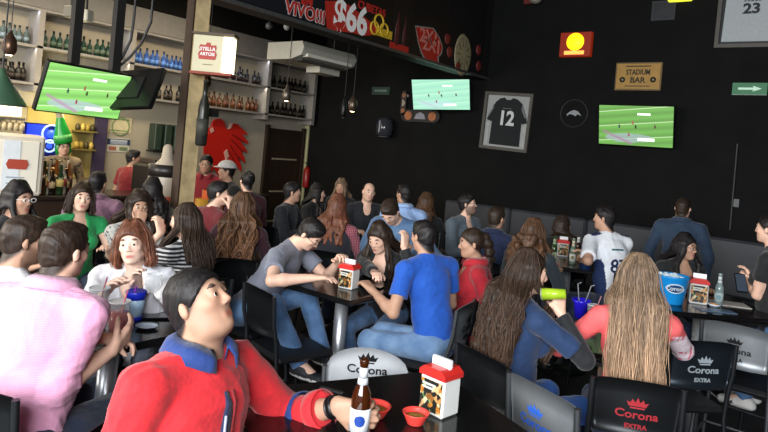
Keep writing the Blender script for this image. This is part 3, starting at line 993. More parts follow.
for i, (x, y, tx) in enumerate(((428, 38, '2X1'), (431, 46, '2X1'))):
    on_banner(t, yc, zb, 'lettering', (x, y), .26, tx, mat('badge_print', '#c77b70', .5), th=.018, bold=.004)
t, w, zb, yc = banner('dark banner with a cream dial and small red roses at the beam end', (443.5, 60), (480, 73), ('poster_dark3', '#151517'))
p = beam_pt(462, 55)
MB().lathe([(0, 0), (.30, 0), (.31, .004), (.27, .008), (0, .008)], n=26).xf(Matrix.Translation((.013, p[1] - yc, p[2] - zb)) @ Matrix.Rotation(pi / 2, 4, 'Y') @ Matrix.Rotation(0, 4, 'Z') @ Matrix.Diagonal((1, .78, 1, 1))).build('cream_dial', mat('dial_cream', '#8f8768', .5), t)
for a in range(10):
    mb = MB(); aa = a * pi / 5
    mb.tube([(.023, p[1] - yc + .10 * cos(aa), p[2] - zb + .12 * sin(aa)), (.023, p[1] - yc + .19 * cos(aa), p[2] - zb + .24 * sin(aa))], .007, n=5).build('dial_mark', mat('dial_mark', '#4a4636', .6), t)
for (x, y) in ((447, 39), (449, 52), (478, 50), (478, 66), (457, 66)):
    p = beam_pt(x, y); MB().lathe([(0, 0), (.09, 0), (.06, .01), (0, .012)], n=7).xf(Matrix.Translation((.013, p[1] - yc, p[2] - zb)) @ Matrix.Rotation(pi / 2, 4, 'Y')).build('red_rose', mat('print_rose', '#6d2a26', .5), t)

# column under the beam: brown front board, cream side
pc = at(194, 60, 5.55)
wood = mat('dark_stained_board', '#4a3b2a', .6, amt=.15, scale=8, stretch=(1, 1, .1))
pc = V(BEAM_X - .11, on_x(202, 60, BEAM_X)[1], 0)
col = thing('support_column', 'square column with dark brown board and pale flaking side, holding up the beam', 'column', (pc[0], pc[1], 0))
MB().box((-.045, -.075, 0), (.05, .085, bz)).build('core', mat('column_cream', '#c4ad80', .7, amt=.25, scale=9), col)
MB().box((-.05, -.09, 0), (.055, -.0755, bz)).build('front_board', mat('column_brown', '#38291d', .6, amt=.2), col)

# shelving on the bar wall
shelf_m = mat('shelf_paint', '#8f8c88', .7, amt=.06)
shelf_top = mat('shelf_grey', '#7b7a78', .7, amt=.06)
sy1 = on_x(304, 80)[1]; sy0 = on_x(-14, 50)[1]
divs_px = [0, 36, 118, 190, 256.5, 304]
unit_t = thing('bottle_shelving', 'long pale shelving unit full of bottles high on the wall behind the bar', 'shelving', (BAR_X, (sy0 + sy1) / 2, 2.25))
yc0 = (sy0 + sy1) / 2
dp = .32
for z in (2.36, 2.83, 3.30):
    MB().box((.0, sy0 - yc0, z - 2.25 - .03), (dp, sy1 - yc0, z - 2.25)).build('shelf', shelf_m, unit_t)
MB().box((.0, sy0 - yc0, 3.301 - 2.25), (dp + .02, sy1 - yc0, 3.62 - 2.25)).build('fascia', shelf_top, unit_t)
divs = [on_x(x, 90 if x > 100 else 60)[1] for x in (28, 118, 190, 256.5, 303.5)]
for y in divs:
    MB().box((.0, y - yc0 - .035, .0), (dp, y - yc0 + .035, 1.02)).build('divider', shelf_m, unit_t)

bt = {}
def shelf_bottle(kind):
    if kind in bt: return bt[kind].copy()
    m = {'green': ('glass_green', '#1f3a2a'), 'clear': ('glass_clear', '#4d5a55'), 'amber': ('glass_amber', '#4a2a12'), 'blue': ('glass_blue', '#2c4f86'), 'dark': ('glass_dark', '#131211')}[kind]
    l = {'green': '#56664f', 'clear': '#7c8c93', 'amber': '#6d3b1f', 'blue': '#5c86c4', 'dark': '#3d342c'}[kind]
    mb = MB().lathe([(.0, 0), (.034, 0), (.036, .01), (.036, .05), (.0365, .05), (.0365, .11), (.036, .11), (.036, .15), (.026, .18), (.014, .20), (.013, .25), (.015, .25), (.015, .27), (0, .27)], n=10, ms=[0, 0, 0, 1, 1, 0, 0, 0, 0, 0, 2, 2, 2])
    o = mb.build('liquor_bottle', [mat(m[0], m[1], .15, amt=.1), mat('label_' + kind, l, .6, amt=.15), mat('bottle_cap', '#141414', .4, amt=0)])
    bt[kind] = o
    return o
bay = ['end bay', 'wide bay left of the hanging screens', 'bay with the blue bottles', 'bay beside the lit beer sign', 'bay nearest the door']
rowsets = {
 (0, 1): (5, 'clear'), (0, 0): (6, 'dark'),
 (1, 1): (13, 'green'), (1, 0): (10, 'dark'),
 (2, 1): (12, 'blue'), (2, 0): (10, 'dark'),
 (3, 1): (11, 'dark'), (3, 0): (12, 'amber'),
 (4, 1): (9, 'dark'), (4, 0): (9, 'dark')}
edges = [sy0] + divs
first = {}
for (bi, row), (n, kind) in rowsets.items():
    y0, y1 = edges[bi] + .09, edges[bi + 1] - .09
    for i in range(n):
        o = shelf_bottle(kind)
        if o.name not in COL.objects: COL.objects.link(o)
        o.location = (BAR_X + .17 + random.uniform(-.03, .03), y0 + (y1 - y0) * (i + .5) / n + random.uniform(-.015, .015), (2.361, 2.831)[row])
        sc = random.uniform(.86, 1.02); o.scale = (sc * 1.1, sc * 1.1, sc * .95)
        tag(o, f"{kind} liquor bottle on the {'upper' if row else 'lower'} shelf in the {bay[bi]}", 'bottle', f"bottles on the {'upper' if row else 'lower'} shelf, {bay[bi]}")

# door in the bar wall
dm = mat('door_brown', '#2b2118', .5, amt=.2, stretch=(1, 1, .1))
y0 = on_x(264, 170)[1]; y1 = on_x(298, 170)[1]
d = thing('door_1', None, None, (BAR_X, (y0 + y1) / 2, 0)); d['kind'] = 'structure'
w = (y1 - y0)
MB().box((.0, -w / 2, 0), (.05, w / 2, 2.12)).build('door_leaf', dm, d)
for z in (1.55, .95, .4): MB().box((.05, -w / 2 + .12, z), (.058, w / 2 - .12, z + .03)).build('inlay_strip', mat('inlay_pale', '#98907c', .5), d)
MB().box((0, -w / 2 - .06, 0), (.07, -w / 2, 2.18)).build('door_frame', dm, d); MB().box((0, w / 2, 0), (.07, w / 2 + .06, 2.18)).build('door_frame', dm, d)
MB().tube([(.06, w / 2 - .15, 1.0), (.1, w / 2 - .15, 1.0), (.1, w / 2 - .15, 1.15), (.06, w / 2 - .15, 1.15)], .01).build('door_handle', mat('steel_dark', '#888888', .3, metal=1, amt=0), d)
# lit pale pier beside the door
y0 = on_x(301.5, 170)[1]; y1 = on_x(311.5, 170)[1]
b = MB().box((BAR_X, y0, 0), (BAR_X + .10, y1, 2.25)).build('trim_4', mat('pier_cream', '#b7b58c', .7, amt=.05)); struct(b)
b = MB().box((BAR_X, y1, 0), (BAR_X + .06, WALL_Y, 5.0)).build('trim_5', black_wall); struct(b)
b = MB().box((BAR_X, on_x(305, 120)[1], 2.25), (BAR_X + .05, y1, 5.0)).build('trim_6', black_wall); struct(b)
b = MB().box((BAR_X, sy0, 3.63), (BAR_X + .36, WALL_Y, 5.0)).build('trim_7', black_wall); struct(b)
p = on_x(306, 182, BAR_X + .17)
e = thing('fire_extinguisher', 'small red fire extinguisher on the pale pier by the brown door', 'fire extinguisher', (p[0], p[1], 1.05))
MB().lathe([(0, 0), (.06, 0), (.065, .02), (.065, .34), (.03, .40), (0, .4)], n=14).build('cylinder', mat('ext_red', '#8e1c18', .3, amt=0), e)
MB().lathe([(.02, .4), (.02, .44), (0, .46)], n=10).tube([(0, 0, .45), (.0, -.08, .48)], .008).build('valve', mat('ext_black', '#131313', .4, amt=0), e)

# red eagle emblem on the bar wall
def poly_on_bar(name, pts, m, th, parent, x0, yc, zc):
    P = [on_x(*q) for q in pts]
    mb = MB(); n = len(P); vs = [(p[1] - yc, p[2] - zc) for p in P]
    a = sum(vs[i][0] * vs[(i + 1) % n][1] - vs[(i + 1) % n][0] * vs[i][1] for i in range(n))
    if a < 0: vs = vs[::-1]
    mb.add([(x0 + th, *v) for v in vs] + [(x0, *v) for v in vs], [list(range(n)), list(range(n, 2 * n))[::-1]] + [(i + n, (i + 1) % n + n, (i + 1) % n, i) for i in range(n)])
    return mb.build(name, m, parent)
c0 = on_x(225, 150)
eg = thing('eagle_emblem', 'large red eagle emblem mounted on the cream wall behind the bar', 'emblem', (BAR_X + .005, c0[1], c0[2]))
er = mat('emblem_red', '#c5241b', .45, amt=.04)
poly_on_bar('eagle_body', [(211, 123), (214, 119), (219, 118.5), (223, 122), (224, 128), (228, 130), (231, 123), (236, 124), (243, 131), (247, 135), (240, 134), (246, 141), (247, 144), (239, 141), (245, 150), (246, 153), (238, 148), (243, 158), (244, 163), (236, 156), (240, 166), (240, 171), (233, 163), (234, 171), (228, 166), (226, 174), (222, 168), (218, 176), (213, 168), (207, 173), (204, 162), (203, 150), (204, 138), (208, 132), (206, 128), (211, 127)], er, .04, eg, 0, c0[1], c0[2])
for pts in ([(222, 152), (225, 149), (227, 156), (224, 160)], [(228, 124), (231, 123), (229, 128), (226, 129)], [(208, 129), (211, 127), (212, 131), (209, 133)]):
    poly_on_bar('pale_feather', pts, mat('emblem_pale', '#d8a99c', .5, amt=0), .012, eg, .04, c0[1], c0[2])
for (a, b_) in (((230, 134), (242, 142)), ((229, 139), (241, 152)), ((228, 145), (238, 161)), ((227, 151), (234, 165))):
    P = [on_x(*a), on_x(*b_)]
    MB().tube([(.044, q[1] - c0[1], q[2] - c0[2]) for q in P], .010, n=6).build('feather_line', mat('emblem_dark_red', '#8d1712', .5, amt=0), eg)

# ------------------------------------------------------------------ screens
def screen_mat(name, hue='#5c9a3c', strength=1.0, tint=None):
    m, nt, b = base(name)
    tc = nd(nt, 'ShaderNodeTexCoord'); sx = nd(nt, 'ShaderNodeSeparateXYZ')
    nt.links.new(tc.outputs['Generated'], sx.inputs[0])
    def math_(op, a, b2=None, v=None):
        n = nd(nt, 'ShaderNodeMath', operation=op)
        for i, q in enumerate((a, b2)):
            if q is None: continue
            if isinstance(q, (int, float)): n.inputs[i].default_value = q
            else: nt.links.new(q, n.inputs[i])
        return n.outputs[0]
    X, Z = sx.outputs[0], sx.outputs[2]
    sl = math_('ADD', Z, math_('MULTIPLY', X, -.18))
    wv = math_('SINE', math_('MULTIPLY', sl, 34))
    stripe = math_('MULTIPLY', math_('ADD', wv, 1), .5)
    nz = nd(nt, 'ShaderNodeTexNoise', Scale=7.0, Detail=4.0); nt.links.new(tc.outputs['Generated'], nz.inputs['Vector'])
    mix = nd(nt, 'ShaderNodeMix', data_type='RGBA')
    c = srgb(hue); mix.inputs[6].default_value = tuple(v * .85 for v in c[:3]) + (1,); mix.inputs[7].default_value = tuple(min(v * 1.12, 1) for v in c[:3]) + (1,)
    nt.links.new(stripe, mix.inputs[0])
    line = math_('GREATER_THAN', math_('SINE', math_('MULTIPLY', sl, 17)), .985)
    m2 = nd(nt, 'ShaderNodeMix', data_type='RGBA'); nt.links.new(mix.outputs[2], m2.inputs[6]); m2.inputs[7].default_value = srgb('#b9d8a0'); nt.links.new(line, m2.inputs[0])
    # pale purple midfield marking, low in the picture
    d = math_('ADD', math_('POWER', math_('DIVIDE', math_('SUBTRACT', X, .42), .33), 2), math_('POWER', math_('DIVIDE', math_('SUBTRACT', math_('ADD', Z, math_('MULTIPLY', nz.outputs[0], .1)), .24), .11), 2))
    el = math_('LESS_THAN', d, 1.0); el = math_('MULTIPLY', el, .7)
    m3 = nd(nt, 'ShaderNodeMix', data_type='RGBA'); nt.links.new(m2.outputs[2], m3.inputs[6]); m3.inputs[7].default_value = srgb('#9aa7b0'); nt.links.new(el, m3.inputs[0])
    st = math_('LESS_THAN', math_('ABSOLUTE', math_('ADD', math_('SUBTRACT', Z, .30), math_('MULTIPLY', math_('SUBTRACT', X, .12), .75))), .035)
    st = math_('MULTIPLY', st, math_('LESS_THAN', X, .46)); st = math_('MULTIPLY', st, math_('GREATER_THAN', X, .06)); st = math_('MULTIPLY', st, .6)
    m4 = nd(nt, 'ShaderNodeMix', data_type='RGBA'); nt.links.new(m3.outputs[2], m4.inputs[6]); m4.inputs[7].default_value = srgb('#a06a96'); nt.links.new(st, m4.inputs[0])
    last = m4
    if tint:
        m5 = nd(nt, 'ShaderNodeMix', data_type='RGBA'); m5.inputs[0].default_value = tint[1]; nt.links.new(m4.outputs[2], m5.inputs[6]); m5.inputs[7].default_value = srgb(tint[0]); last = m5
    b.inputs['Base Color'].default_value = (.01, .01, .01, 1); b.inputs['Roughness'].default_value = .4
    nt.links.new(last.outputs[2], b.inputs['Emission Color']); b.inputs['Emission Strength'].default_value = strength
    return m


def tv(name, label, c, yaw, pit, w, smat, roll=0, bezel=.012, players=True):
    hgt = w / 1.75
    t = thing(name, label, 'television')
    n = (cos(yaw) * cos(pit), sin(yaw) * cos(pit), sin(pit))
    t.matrix_world = frame_y(c, n, roll)
    MB().box((-w / 2, .0, -hgt / 2), (w / 2, .05, hgt / 2), bev=.006).build('housing', mat('tv_black', '#0b0b0c', .35, amt=0), t)
    if smat:
        MB().box((-w / 2 + bezel, -.004, -hgt / 2 + bezel), (w / 2 - bezel, -.0005, hgt / 2 - bezel)).build('screen', smat, t)
        if players:
            pk = [(-.21, -.02, '#13202e'), (-.03, .07, '#7a3c3c'), (.01, -.02, '#15181c'), (.26, .0, '#3c2320'), (-.08, -.2, '#7a2c33')]
            for (x, z, cc) in pk:
                k = w * .030
                MB().add([(x * w + a * k, -.005, z * w * .62 + b_ * k) for a, b_ in ((-.35, -1), (.2, -.6), (.6, -1), (.3, .2), (.7, .6), (.1, .5), (0, 1.1), (-.3, .9), (-.2, .4), (-.7, .1), (-.2, 0))], [list(range(11))]).build('player_picture', mat('player_' + cc[1:], cc, .6, emit=cc, estr=1, amt=0), t)
            MB().box((.04 * w, -.0052, -.36 * hgt), (.26 * w, -.0045, -.29 * hgt)).build('white_caption', mat('caption', '#d8e0d8', .6, emit='#d0dccb', estr=1, amt=0), t)
            MB().box((.03 * w, -.0052, .26 * hgt), (.20 * w, -.0045, .31 * hgt)).build('white_caption', mat('caption', '#d8e0d8'), t)
    return t
tvl = tv('television', 'television hung from black poles over the bar, facing the room with a green football picture', (-4.884, 2.418, 2.149), .09, -.346, .706, screen_mat('screen_bright', '#78b35c', 1.15), .015)
tvr = tv('television', 'television with green football picture on the dark wall below the tan sign', (-2.391, 8.389, 2.50), -1.566, -.223, .951, screen_mat('screen_mid', '#67a04a', .85), 0, .01)
tvc = tv('television', 'television with pale washed-out football picture on the dark wall above the skateboards', (-5.236, 8.086, 2.83), -1.092, -.493, .905, screen_mat('screen_pale', '#74b27a', 1.05, ('#a8d8d0', .5)), -.074, .01)
# second television behind the first, seen from its dark back
c2 = at(147, 89, 5.15)
tvb = tv('television', 'dark television seen edge-on and from behind, back to back with the bar screen', V(-4.872, 2.743, 2.225), -1.368, .439, .653, None, -.088)
MB().box((-.17, -.012, -.10), (.17, .0, .10), bev=.004).build('rear_cover', mat('tv_rear', '#131314', .5, amt=0), tvb)
for obj_, nm, dist in ((tvr, 'wall_bracket', .18), (tvc, 'wall_bracket', .42)):
    MB().tube([(0, .05, 0), (0, dist, .0)], .02).box((-.1, dist - .01, -.1), (.1, dist, .1)).build(nm, mat('tv_black', '#0b0b0c'), obj_)

pole_m = mat('pole_black', '#191817', .5, amt=0)
for (x, yb, D, lab) in ((73, 66, 5.02, 'thick black ceiling pole holding the bar television, nearer the copper pendant'), (114, 72, 5.02, 'thick black ceiling pole between the two back-to-back televisions')):
    p = at(x, yb, D); t = thing('ceiling_pole', lab, 'pole', (p[0], p[1], p[2] - .0))
    MB().box((-.035, -.035, 0), (.035, .035, 4.98 - p[2])).build('tube', pole_m, t)
    MB().box((-.07, -.07, 4.975 - p[2]), (.07, .07, 4.995 - p[2])).build('ceiling_plate', pole_m, t)
for (pts, lab) in (([(134, 18), (131, 40), (124, 54), (117, 66)], 'black cable drooping beside the pole to the bar television'), ([(151, 22), (141, 44), (130, 57), (117, 68)], 'longer black cable curving off toward the dark rear television')):
    P = [at(*q, 5.05) for q in pts]; P = [np.array((P[0][0], P[0][1], 4.99))] + P
    P2 = []
    for i in range(len(P) - 1):
        for k in range(4): P2.append(P[i] + (P[i + 1] - P[i]) * k / 4)
    P2.append(P[-1])
    tag(MB().tube(P2, .012, n=6).build('cable', mat('cable_black', '#141414', .5, amt=0)), lab, 'cable')

# ------------------------------------------------------------------ pendants and small ceiling things
def pendant(label, px, D, r=.07, hgt=.2, colr='#6b4a35', warm=6, cordtop=4.99, glow='#ffd6a0'):
    p = at(*px, D)
    t = thing('pendant_lamp', label, 'lamp', (p[0], p[1], p[2]))
    prof = [(r * .55, -hgt * .5), (r * .9, -hgt * .38), (r, -hgt * .1), (r * .85, hgt * .15), (r * .35, hgt * .38), (r * .22, hgt * .5), (0, hgt * .5)]
    MB().lathe(prof[:], n=18).build('lamp_shade', mat('shade_' + colr[1:], colr, .3, metal=.7, amt=.1), t)
    MB().lathe([(0, -hgt * .53), (r * .4, -hgt * .52), (r * .5, -hgt * .47), (0, -hgt * .45)], n=12).build('bulb', mat('bulb_' + glow[1:], glow, .4, emit=glow, estr=warm, amt=0), t)
    MB().tube([(0, 0, hgt * .5), (0, 0, cordtop - p[2])], .004, n=5).build('cord', mat('cord_black', '#1a1a1a', .5, amt=0), t)
pendant('copper pendant lamp hanging at the far end of the bar', (10, 43), 4.9, .055, .19, '#5b4434', 9)
pendant('small brown pendant lamp under the lit beer sign', (206.5, 79), 6.1, .05, .15, '#5a4436', 5)
pendant('small clear pendant lamp in front of the shelf bay nearest the door', (287, 93), 7.8, .055, .20, '#6b625a', 5)
pendant('long-corded glass pendant lamp hanging below the air conditioner end', (353, 103), 8.0, .06, .22, '#5a4c40', 5, cordtop=4.99)
pendant('thin dark pendant lamp left of the long-corded glass pendant', (344, 107), 8.2, .035, .28, '#202122', .2, glow='#555555')
for (px, lab) in (((287, 27), 'white round camera dome under the black beam'), ((269, 26), 'smaller grey round camera dome under the black beam')):
    p = on_z(px[0], px[1], bz) if False else at(px[0], px[1], 7.3)
    t = thing('camera_dome', lab, 'security camera', (p[0], p[1], p[2]))
    MB().lathe([(0, -.04), (.025, -.033), (.04, -.01), (.04, .02), (.02, .04), (0, .04)], n=14).build('dome', mat('dome_' + str(px[0]), '#9a9a96' if px[0] == 287 else '#55555a', .4, amt=0), t)
    MB().tube([(0, 0, .04), (0, 0, 4.99 - p[2])], .008, n=6).build('stem', pole_m, t)
for (px, lab) in (((71, 12), 'grey spotlight on the ceiling left of the bar pole'), ((86, 16), 'white square spotlight on the ceiling over the bar poles')):
    p = at(*px, 6.5); t = thing('spotlight', lab, 'lamp', p, radians(20))
    MB().box((-.06, -.05, -.06), (.06, .05, .06), bev=.01).build('housing', mat('spot_white_%d' % px[0], '#b8b4a2' if px[0] == 86 else '#6d6a60', .5, amt=0), t)
    MB().tube([(0, 0, .06), (0, 0, 4.99 - p[2])], .012, n=6).build('stem', pole_m, t)

# air conditioner hung from the ceiling
a0 = on_x(285, 50, -5.9); a1 = on_x(338, 62, -5.9)
zc = (a0[2] + a1[2]) / 2
ac = thing('air_conditioner', 'white suspended air conditioner unit below the black beam', 'air conditioner', (-5.9, (a0[1] + a1[1]) / 2, zc))
Lh = (a1[1] - a0[1]) / 2
acw = mat('ac_white', '#a9a699', .5, amt=.04)
mb = MB(); prof = [(-.33, .10), (.30, .10), (.34, .02), (.30, -.07), (.12, -.12), (-.33, -.12)]
vs = [(x, -Lh, z) for x, z in prof] + [(x, Lh, z) for x, z in prof]; n = 6
mb.add(vs, [list(range(n)), list(range(n, 2 * n))[::-1]] + [(i, i + n, (i + 1) % n + n, (i + 1) % n) for i in range(n)]); mb.build('body', acw, ac)
MB().box((.20, -Lh + .08, -.085), (.335, Lh - .08, -.045)).build('outlet_flap', mat('ac_flap', '#cfccc0', .4, amt=0), ac)
MB().box((.10, -Lh + .1, -.128), (.22, Lh - .1, -.10)).build('outlet_shade_strip', mat('ac_dark', '#3a3834', .6, amt=0), ac)  # shade of the outlet slot painted as a solid dark strip
for s_ in (-1, 1):
    MB().tube([(0, s_ * Lh * .8, .1), (0, s_ * Lh * .8, 4.99 - zc)], .012, n=6).build('hanger_rod', pole_m, ac)
MB().box((-.2, .1, -.2), (.05, .5, -.12)).build('drain_box', acw, ac)

# illuminated beer sign on the column
sg = at(213, 54, 5.45)
dirn = unit(V(-sg[0], -sg[1], 0)); ang = math.atan2(dirn[1], dirn[0])
sgn = thing('lightbox_sign', 'cream lit beer sign box on the column, red cartouche logo on its face', 'sign')
nrm = (cos(ang - .30), sin(ang - .30), 0)
sgn.matrix_world = frame_y(at(209, 53, 5.40), nrm)
MB().box((-.145, 0, -.165), (.115, .12, .155), bev=.004).build('box', mat('sign_cream', '#b9b294', .5, emit='#d9cf9f', estr=.10, amt=.03), sgn)
MB().box((-.155, -.02, .156), (.215, .14, .178)).build('top_board', mat('sign_brown', '#4b3d2b', .6), sgn)
MB().box((-.155, -.02, -.188), (.215, .14, -.166)).build('bottom_board', mat('sign_red', '#8c3a26', .6), sgn)
MB().box((.117, .0, -.160), (.20, .12, .150)).build('side_light', mat('sign_glow', '#fff6d0', .5, emit='#fff0c0', estr=2.2, amt=0), sgn)
pl = [(-.085, .06), (-.075, .085), (-.03, .08), (-.02, .105), (.01, .105), (.02, .08), (.06, .085), (.07, .06), (.06, .03), (.075, -.0), (.065, -.05), (-.08, -.05), (-.09, .0), (-.075, .03)]
MB().prism([(x * 1.0 - .005, z * .95 - .01) for x, z in pl], .004, M=Matrix.Translation((0, -.001, 0))).build('logo_cartouche', mat('sign_logo_red', '#a3301f', .5, amt=0), sgn)
for tx, z, sz in (('STELLA', .032, .042), ('ARTOIS', -.012, .038)):
    vs, fs = text_mesh(tx, sz, .002, .0012); MB().add([(x - .012, y - .006, zz + z) for x, y, zz in vs], fs).build('lettering', whitep, sgn)
MB().box((-.05, -.003, -.105), (.04, -.001, -.098)).build('small_line', mat('sign_small', '#7a6a4a', .6, amt=0), sgn)
pdir = V(pc[0], pc[1], 0)
# big hanging display bottle
p = at(203.5, 112, 5.3)
hb = thing('display_bottle', 'large dark display beer bottle fixed on the column below the lit sign', 'bottle', p)
MB().lathe([(0, -.29), (.04, -.29), (.05, -.27), (.05, .0), (.045, .06), (.022, .14), (.018, .25), (.022, .25), (.022, .27), (0, .27)], n=16).build('glass', mat('dark_bottle_glass', '#23241e', .3, amt=.1), hb)
MB().lathe([(.051, -.2), (.0515, -.2), (.0515, -.06), (.051, -.06)], n=16).build('label', mat('dark_bottle_label', '#3c3c34', .6), hb)
MB().box((-.10, .02, -.03), (.0, .16, .03)).build('bracket', pole_m, hb)

# ------------------------------------------------------------------ wall decorations on the dark wall
def px_rect(px0, px1):
    a = on_y(*px0); b = on_y(*px1); return (a + b) / 2, abs(b[0] - a[0]), abs(a[2] - b[2])


def wall_thing(name, label, cat, pc_):
    p = on_y(*pc_) if len(pc_) == 2 else pc_
    return thing(name, label, cat, (p[0], WALL_Y - .002, p[2]))


def w_text(parent, txt, x, z, size, m, y=-.03, bold=0, sx=1, name='lettering'):
    vs, fs = text_mesh(txt, size, .003, bold)
    return MB().add([(vx * sx + x, vy + y, vz + z) for vx, vy, vz in vs], fs).build(name, m, parent)


def framed_jersey(label, c, w, hgt, jcol, ncol, num, tilt, body, nsize, nz=.0, big=1.0):
    t = wall_thing('framed_jersey', label, 'framed jersey', c)
    t.rotation_euler = (0, tilt, 0)
    fr = mat('frame_grey_wood', '#4d4a44', .5, amt=.1); f = .045
    for lo, hi in (((-w / 2, -hgt / 2), (w / 2, -hgt / 2 + f)), ((-w / 2, hgt / 2 - f), (w / 2, hgt / 2)), ((-w / 2, -hgt / 2 + f), (-w / 2 + f, hgt / 2 - f)), ((w / 2 - f, -hgt / 2 + f), (w / 2, hgt / 2 - f))):
        MB().box((lo[0], -.05, lo[1]), (hi[0], 0, hi[1])).build('frame', fr, t)
    MB().box((-w / 2 + f, -.012, -hgt / 2 + f), (w / 2 - f, -.002, hgt / 2 - f)).build('backing', mat('backing_' + str(num), body, .6, amt=.03), t)
    W_, H_ = w - 2 * f, hgt - 2 * f
    if num == '12':
        o = [(-.10, .46), (-.20, .44), (-.30, .36), (-.42, .12), (-.47, .02), (-.36, -.02), (-.34, .03), (-.35, -.46), (.36, -.46), (.35, .03), (.37, -.03), (.48, .0), (.44, .12), (.32, .36), (.20, .44), (.10, .46), (.05, .42), (-.05, .42)]
    else:
        o = [(-.16, .5), (-.34, .5), (-.36, .34), (-.43, .22), (-.46, -.47), (.46, -.47), (.43, .22), (.36, .34), (.34, .5), (.16, .5), (.08, .40), (-.08, .40)]
    MB().prism([(x * W_, z * H_) for x, z in o], .012, M=Matrix.Translation((0, -.013, 0))).build('jersey', cloth('jersey_' + num, jcol, scale=1), t)
    if num == '12':
        for sx_ in (-1, 1):
            MB().prism([(sx_ * x * W_, z * H_) for x, z in ((.33, .33), (.36, .27), (.45, .10), (.42, .09), (.33, .24))], .003, M=Matrix.Translation((0, -.026, 0))).build('sleeve_stripe', mat('jersey_stripe', '#6f7173', .6), t)
            MB().box((sx_ * .435 * W_ - .03, -.02, -.46 * H_), (sx_ * .435 * W_ + .03, -.014, -.05 * H_)).build('mount_strip', mat('mount_pale', '#a6a8a6', .6), t)
        w_text(t, 'BRADY' if False else '-----', 0, .26 * H_, .10, mat('jersey_small', '#77797a', .6), sx=.9, name='name_strip')
        w_text(t, num, 0, .05 * H_, nsize, mat('jersey_num', '#c9cccb', .6, amt=0), bold=.010, sx=.9, name='number')
    else:
        w_text(t, num, 0, nz, nsize, mat('jersey_num_dark', '#1c1f22', .6, amt=0), bold=.006, sx=1.1, name='number')
        w_text(t, '-----', 0, nz + .11, .12, mat('jersey_num_dark', '#1c1f22'), name='name_strip')
    return t
c, w, hg = px_rect((484, 94), (531, 151))
framed_jersey('framed black football jersey number 12 on the dark wall', c, .80, .88, '#15171a', '#ccc', '12', radians(2.2), '#9b9d9b', .30)
c = on_y(753, 2)
framed_jersey('framed white basketball jersey number 23 high in the corner of the view', c, .74, 1.12, '#b2b9bb', '#222', '23', radians(.8), '#26282a', .17, -.09)

c, w, hg = px_rect((563, 34), (592, 57)); t = wall_thing('lit_sign', 'glowing orange box sign with a yellow disc high on the dark wall', 'sign', c)
MB().box((-w / 2, -.08, -hg / 2), (w / 2, 0, hg / 2), bev=.006).build('box', mat('sign_orange', '#5a1508', .5, emit='#8a2206', estr=.45, amt=0), t)
k = MB().lathe([(0, 0), (hg * .36, 0), (hg * .36, .01), (0, .012)], n=24); k.xf(Matrix.Translation((.0, -.081, hg * .10)) @ Matrix.Rotation(pi / 2, 4, 'X')); k.build('disc', mat('sign_disc', '#f2c400', .5, emit='#ffc414', estr=1.7, amt=0), t)
MB().box((-w * .33, -.088, -hg * .42), (w * .30, -.081, -hg * .27)).build('caption_bar', mat('sign_bar', '#ff9030', .5, emit='#ff9a4a', estr=1.2, amt=0), t)

c, w, hg = px_rect((617, 63), (661, 91)); t = wall_thing('wooden_sign', 'tan wooden sign with dark lettering and two round badges on the dark wall', 'sign', c)
MB().box((-w / 2, -.025, -hg / 2), (w / 2, 0, hg / 2), bev=.004).build('frame', mat('sign_frame', '#6b5836', .6), t)
MB().box((-w / 2 + .02, -.03, -hg / 2 + .02), (w / 2 - .02, -.026, hg / 2 - .02)).build('board', mat('sign_tan', '#a98240', .6, amt=.1), t)
dk = mat('sign_ink', '#2d2412', .6, amt=0)
MB().box((-w * .27, -.033, hg * .34), (w * .27, -.031, hg * .38)).build('rule', dk, t); MB().box((-w * .27, -.033, -hg * .36), (w * .27, -.031, -hg * .33)).build('rule', dk, t)
w_text(t, 'STADIUM', 0, hg * .14, hg * .26, dk, y=-.032, bold=.003, sx=.75); w_text(t, 'BAR', 0, -hg * .14, hg * .28, dk, y=-.032, bold=.003)
for sx_ in (-1, 1):
    k = MB().lathe([(0, 0), (hg * .10, 0), (hg * .10, .004), (0, .004)], n=14); k.xf(Matrix.Translation((sx_ * w * .33, -.031, -hg * .12)) @ Matrix.Rotation(pi / 2, 4, 'X')); k.build('round_badge', dk, t)
    k = MB().lathe([(0, 0), (hg * .04, 0), (hg * .04, .002), (0, .002)], n=10); k.xf(Matrix.Translation((sx_ * w * .33, -.036, -hg * .12)) @ Matrix.Rotation(pi / 2, 4, 'X')); k.build('badge_centre', mat('badge_pale', '#8a8a78', .6, amt=0), t)

c, w, hg = px_rect((733, 83), (767, 95)); t = wall_thing('exit_arrow_sign', 'green sign with a pale arrow pointing along the dark wall', 'sign', c)
MB().box((-w / 2, -.02, -hg / 2), (w / 2, 0, hg / 2)).build('board', mat('sign_green', '#2f6b47', .5, emit='#2f6b47', estr=.15, amt=.05), t)
a_ = w / 34
MB().prism([(-11 * a_, -1.2 * a_), (4 * a_, -1.2 * a_), (3 * a_, -3.2 * a_), (12 * a_, 0), (3 * a_, 3.2 * a_), (4 * a_, 1.2 * a_), (-11 * a_, 1.2 * a_)], .004, M=Matrix.Translation((0, -.0205, 0))).build('arrow', mat('arrow_pale', '#b7d8c2', .5, emit='#b7d8c2', estr=.2, amt=0), t)
MB().box((-w / 2, -.019, -hg / 2 - .006), (w / 2, .0, -hg / 2)).build('rim', mat('sign_rim', '#9aa69b', .6), t)

c, w, hg = px_rect((373, 87), (390, 95)); t = wall_thing('small_green_sign', 'small dim green sign on the dark wall left of the pale television', 'sign', c)
MB().box((-w / 2, -.02, -hg / 2), (w / 2, 0, hg / 2)).build('board', mat('sign_dim_green', '#223a31', .5), t)
MB().box((-w * .35, -.023, -hg * .12), (w * .35, -.0205, hg * .15)).build('arrow', mat('sign_dim_print', '#5c6f66', .6), t)

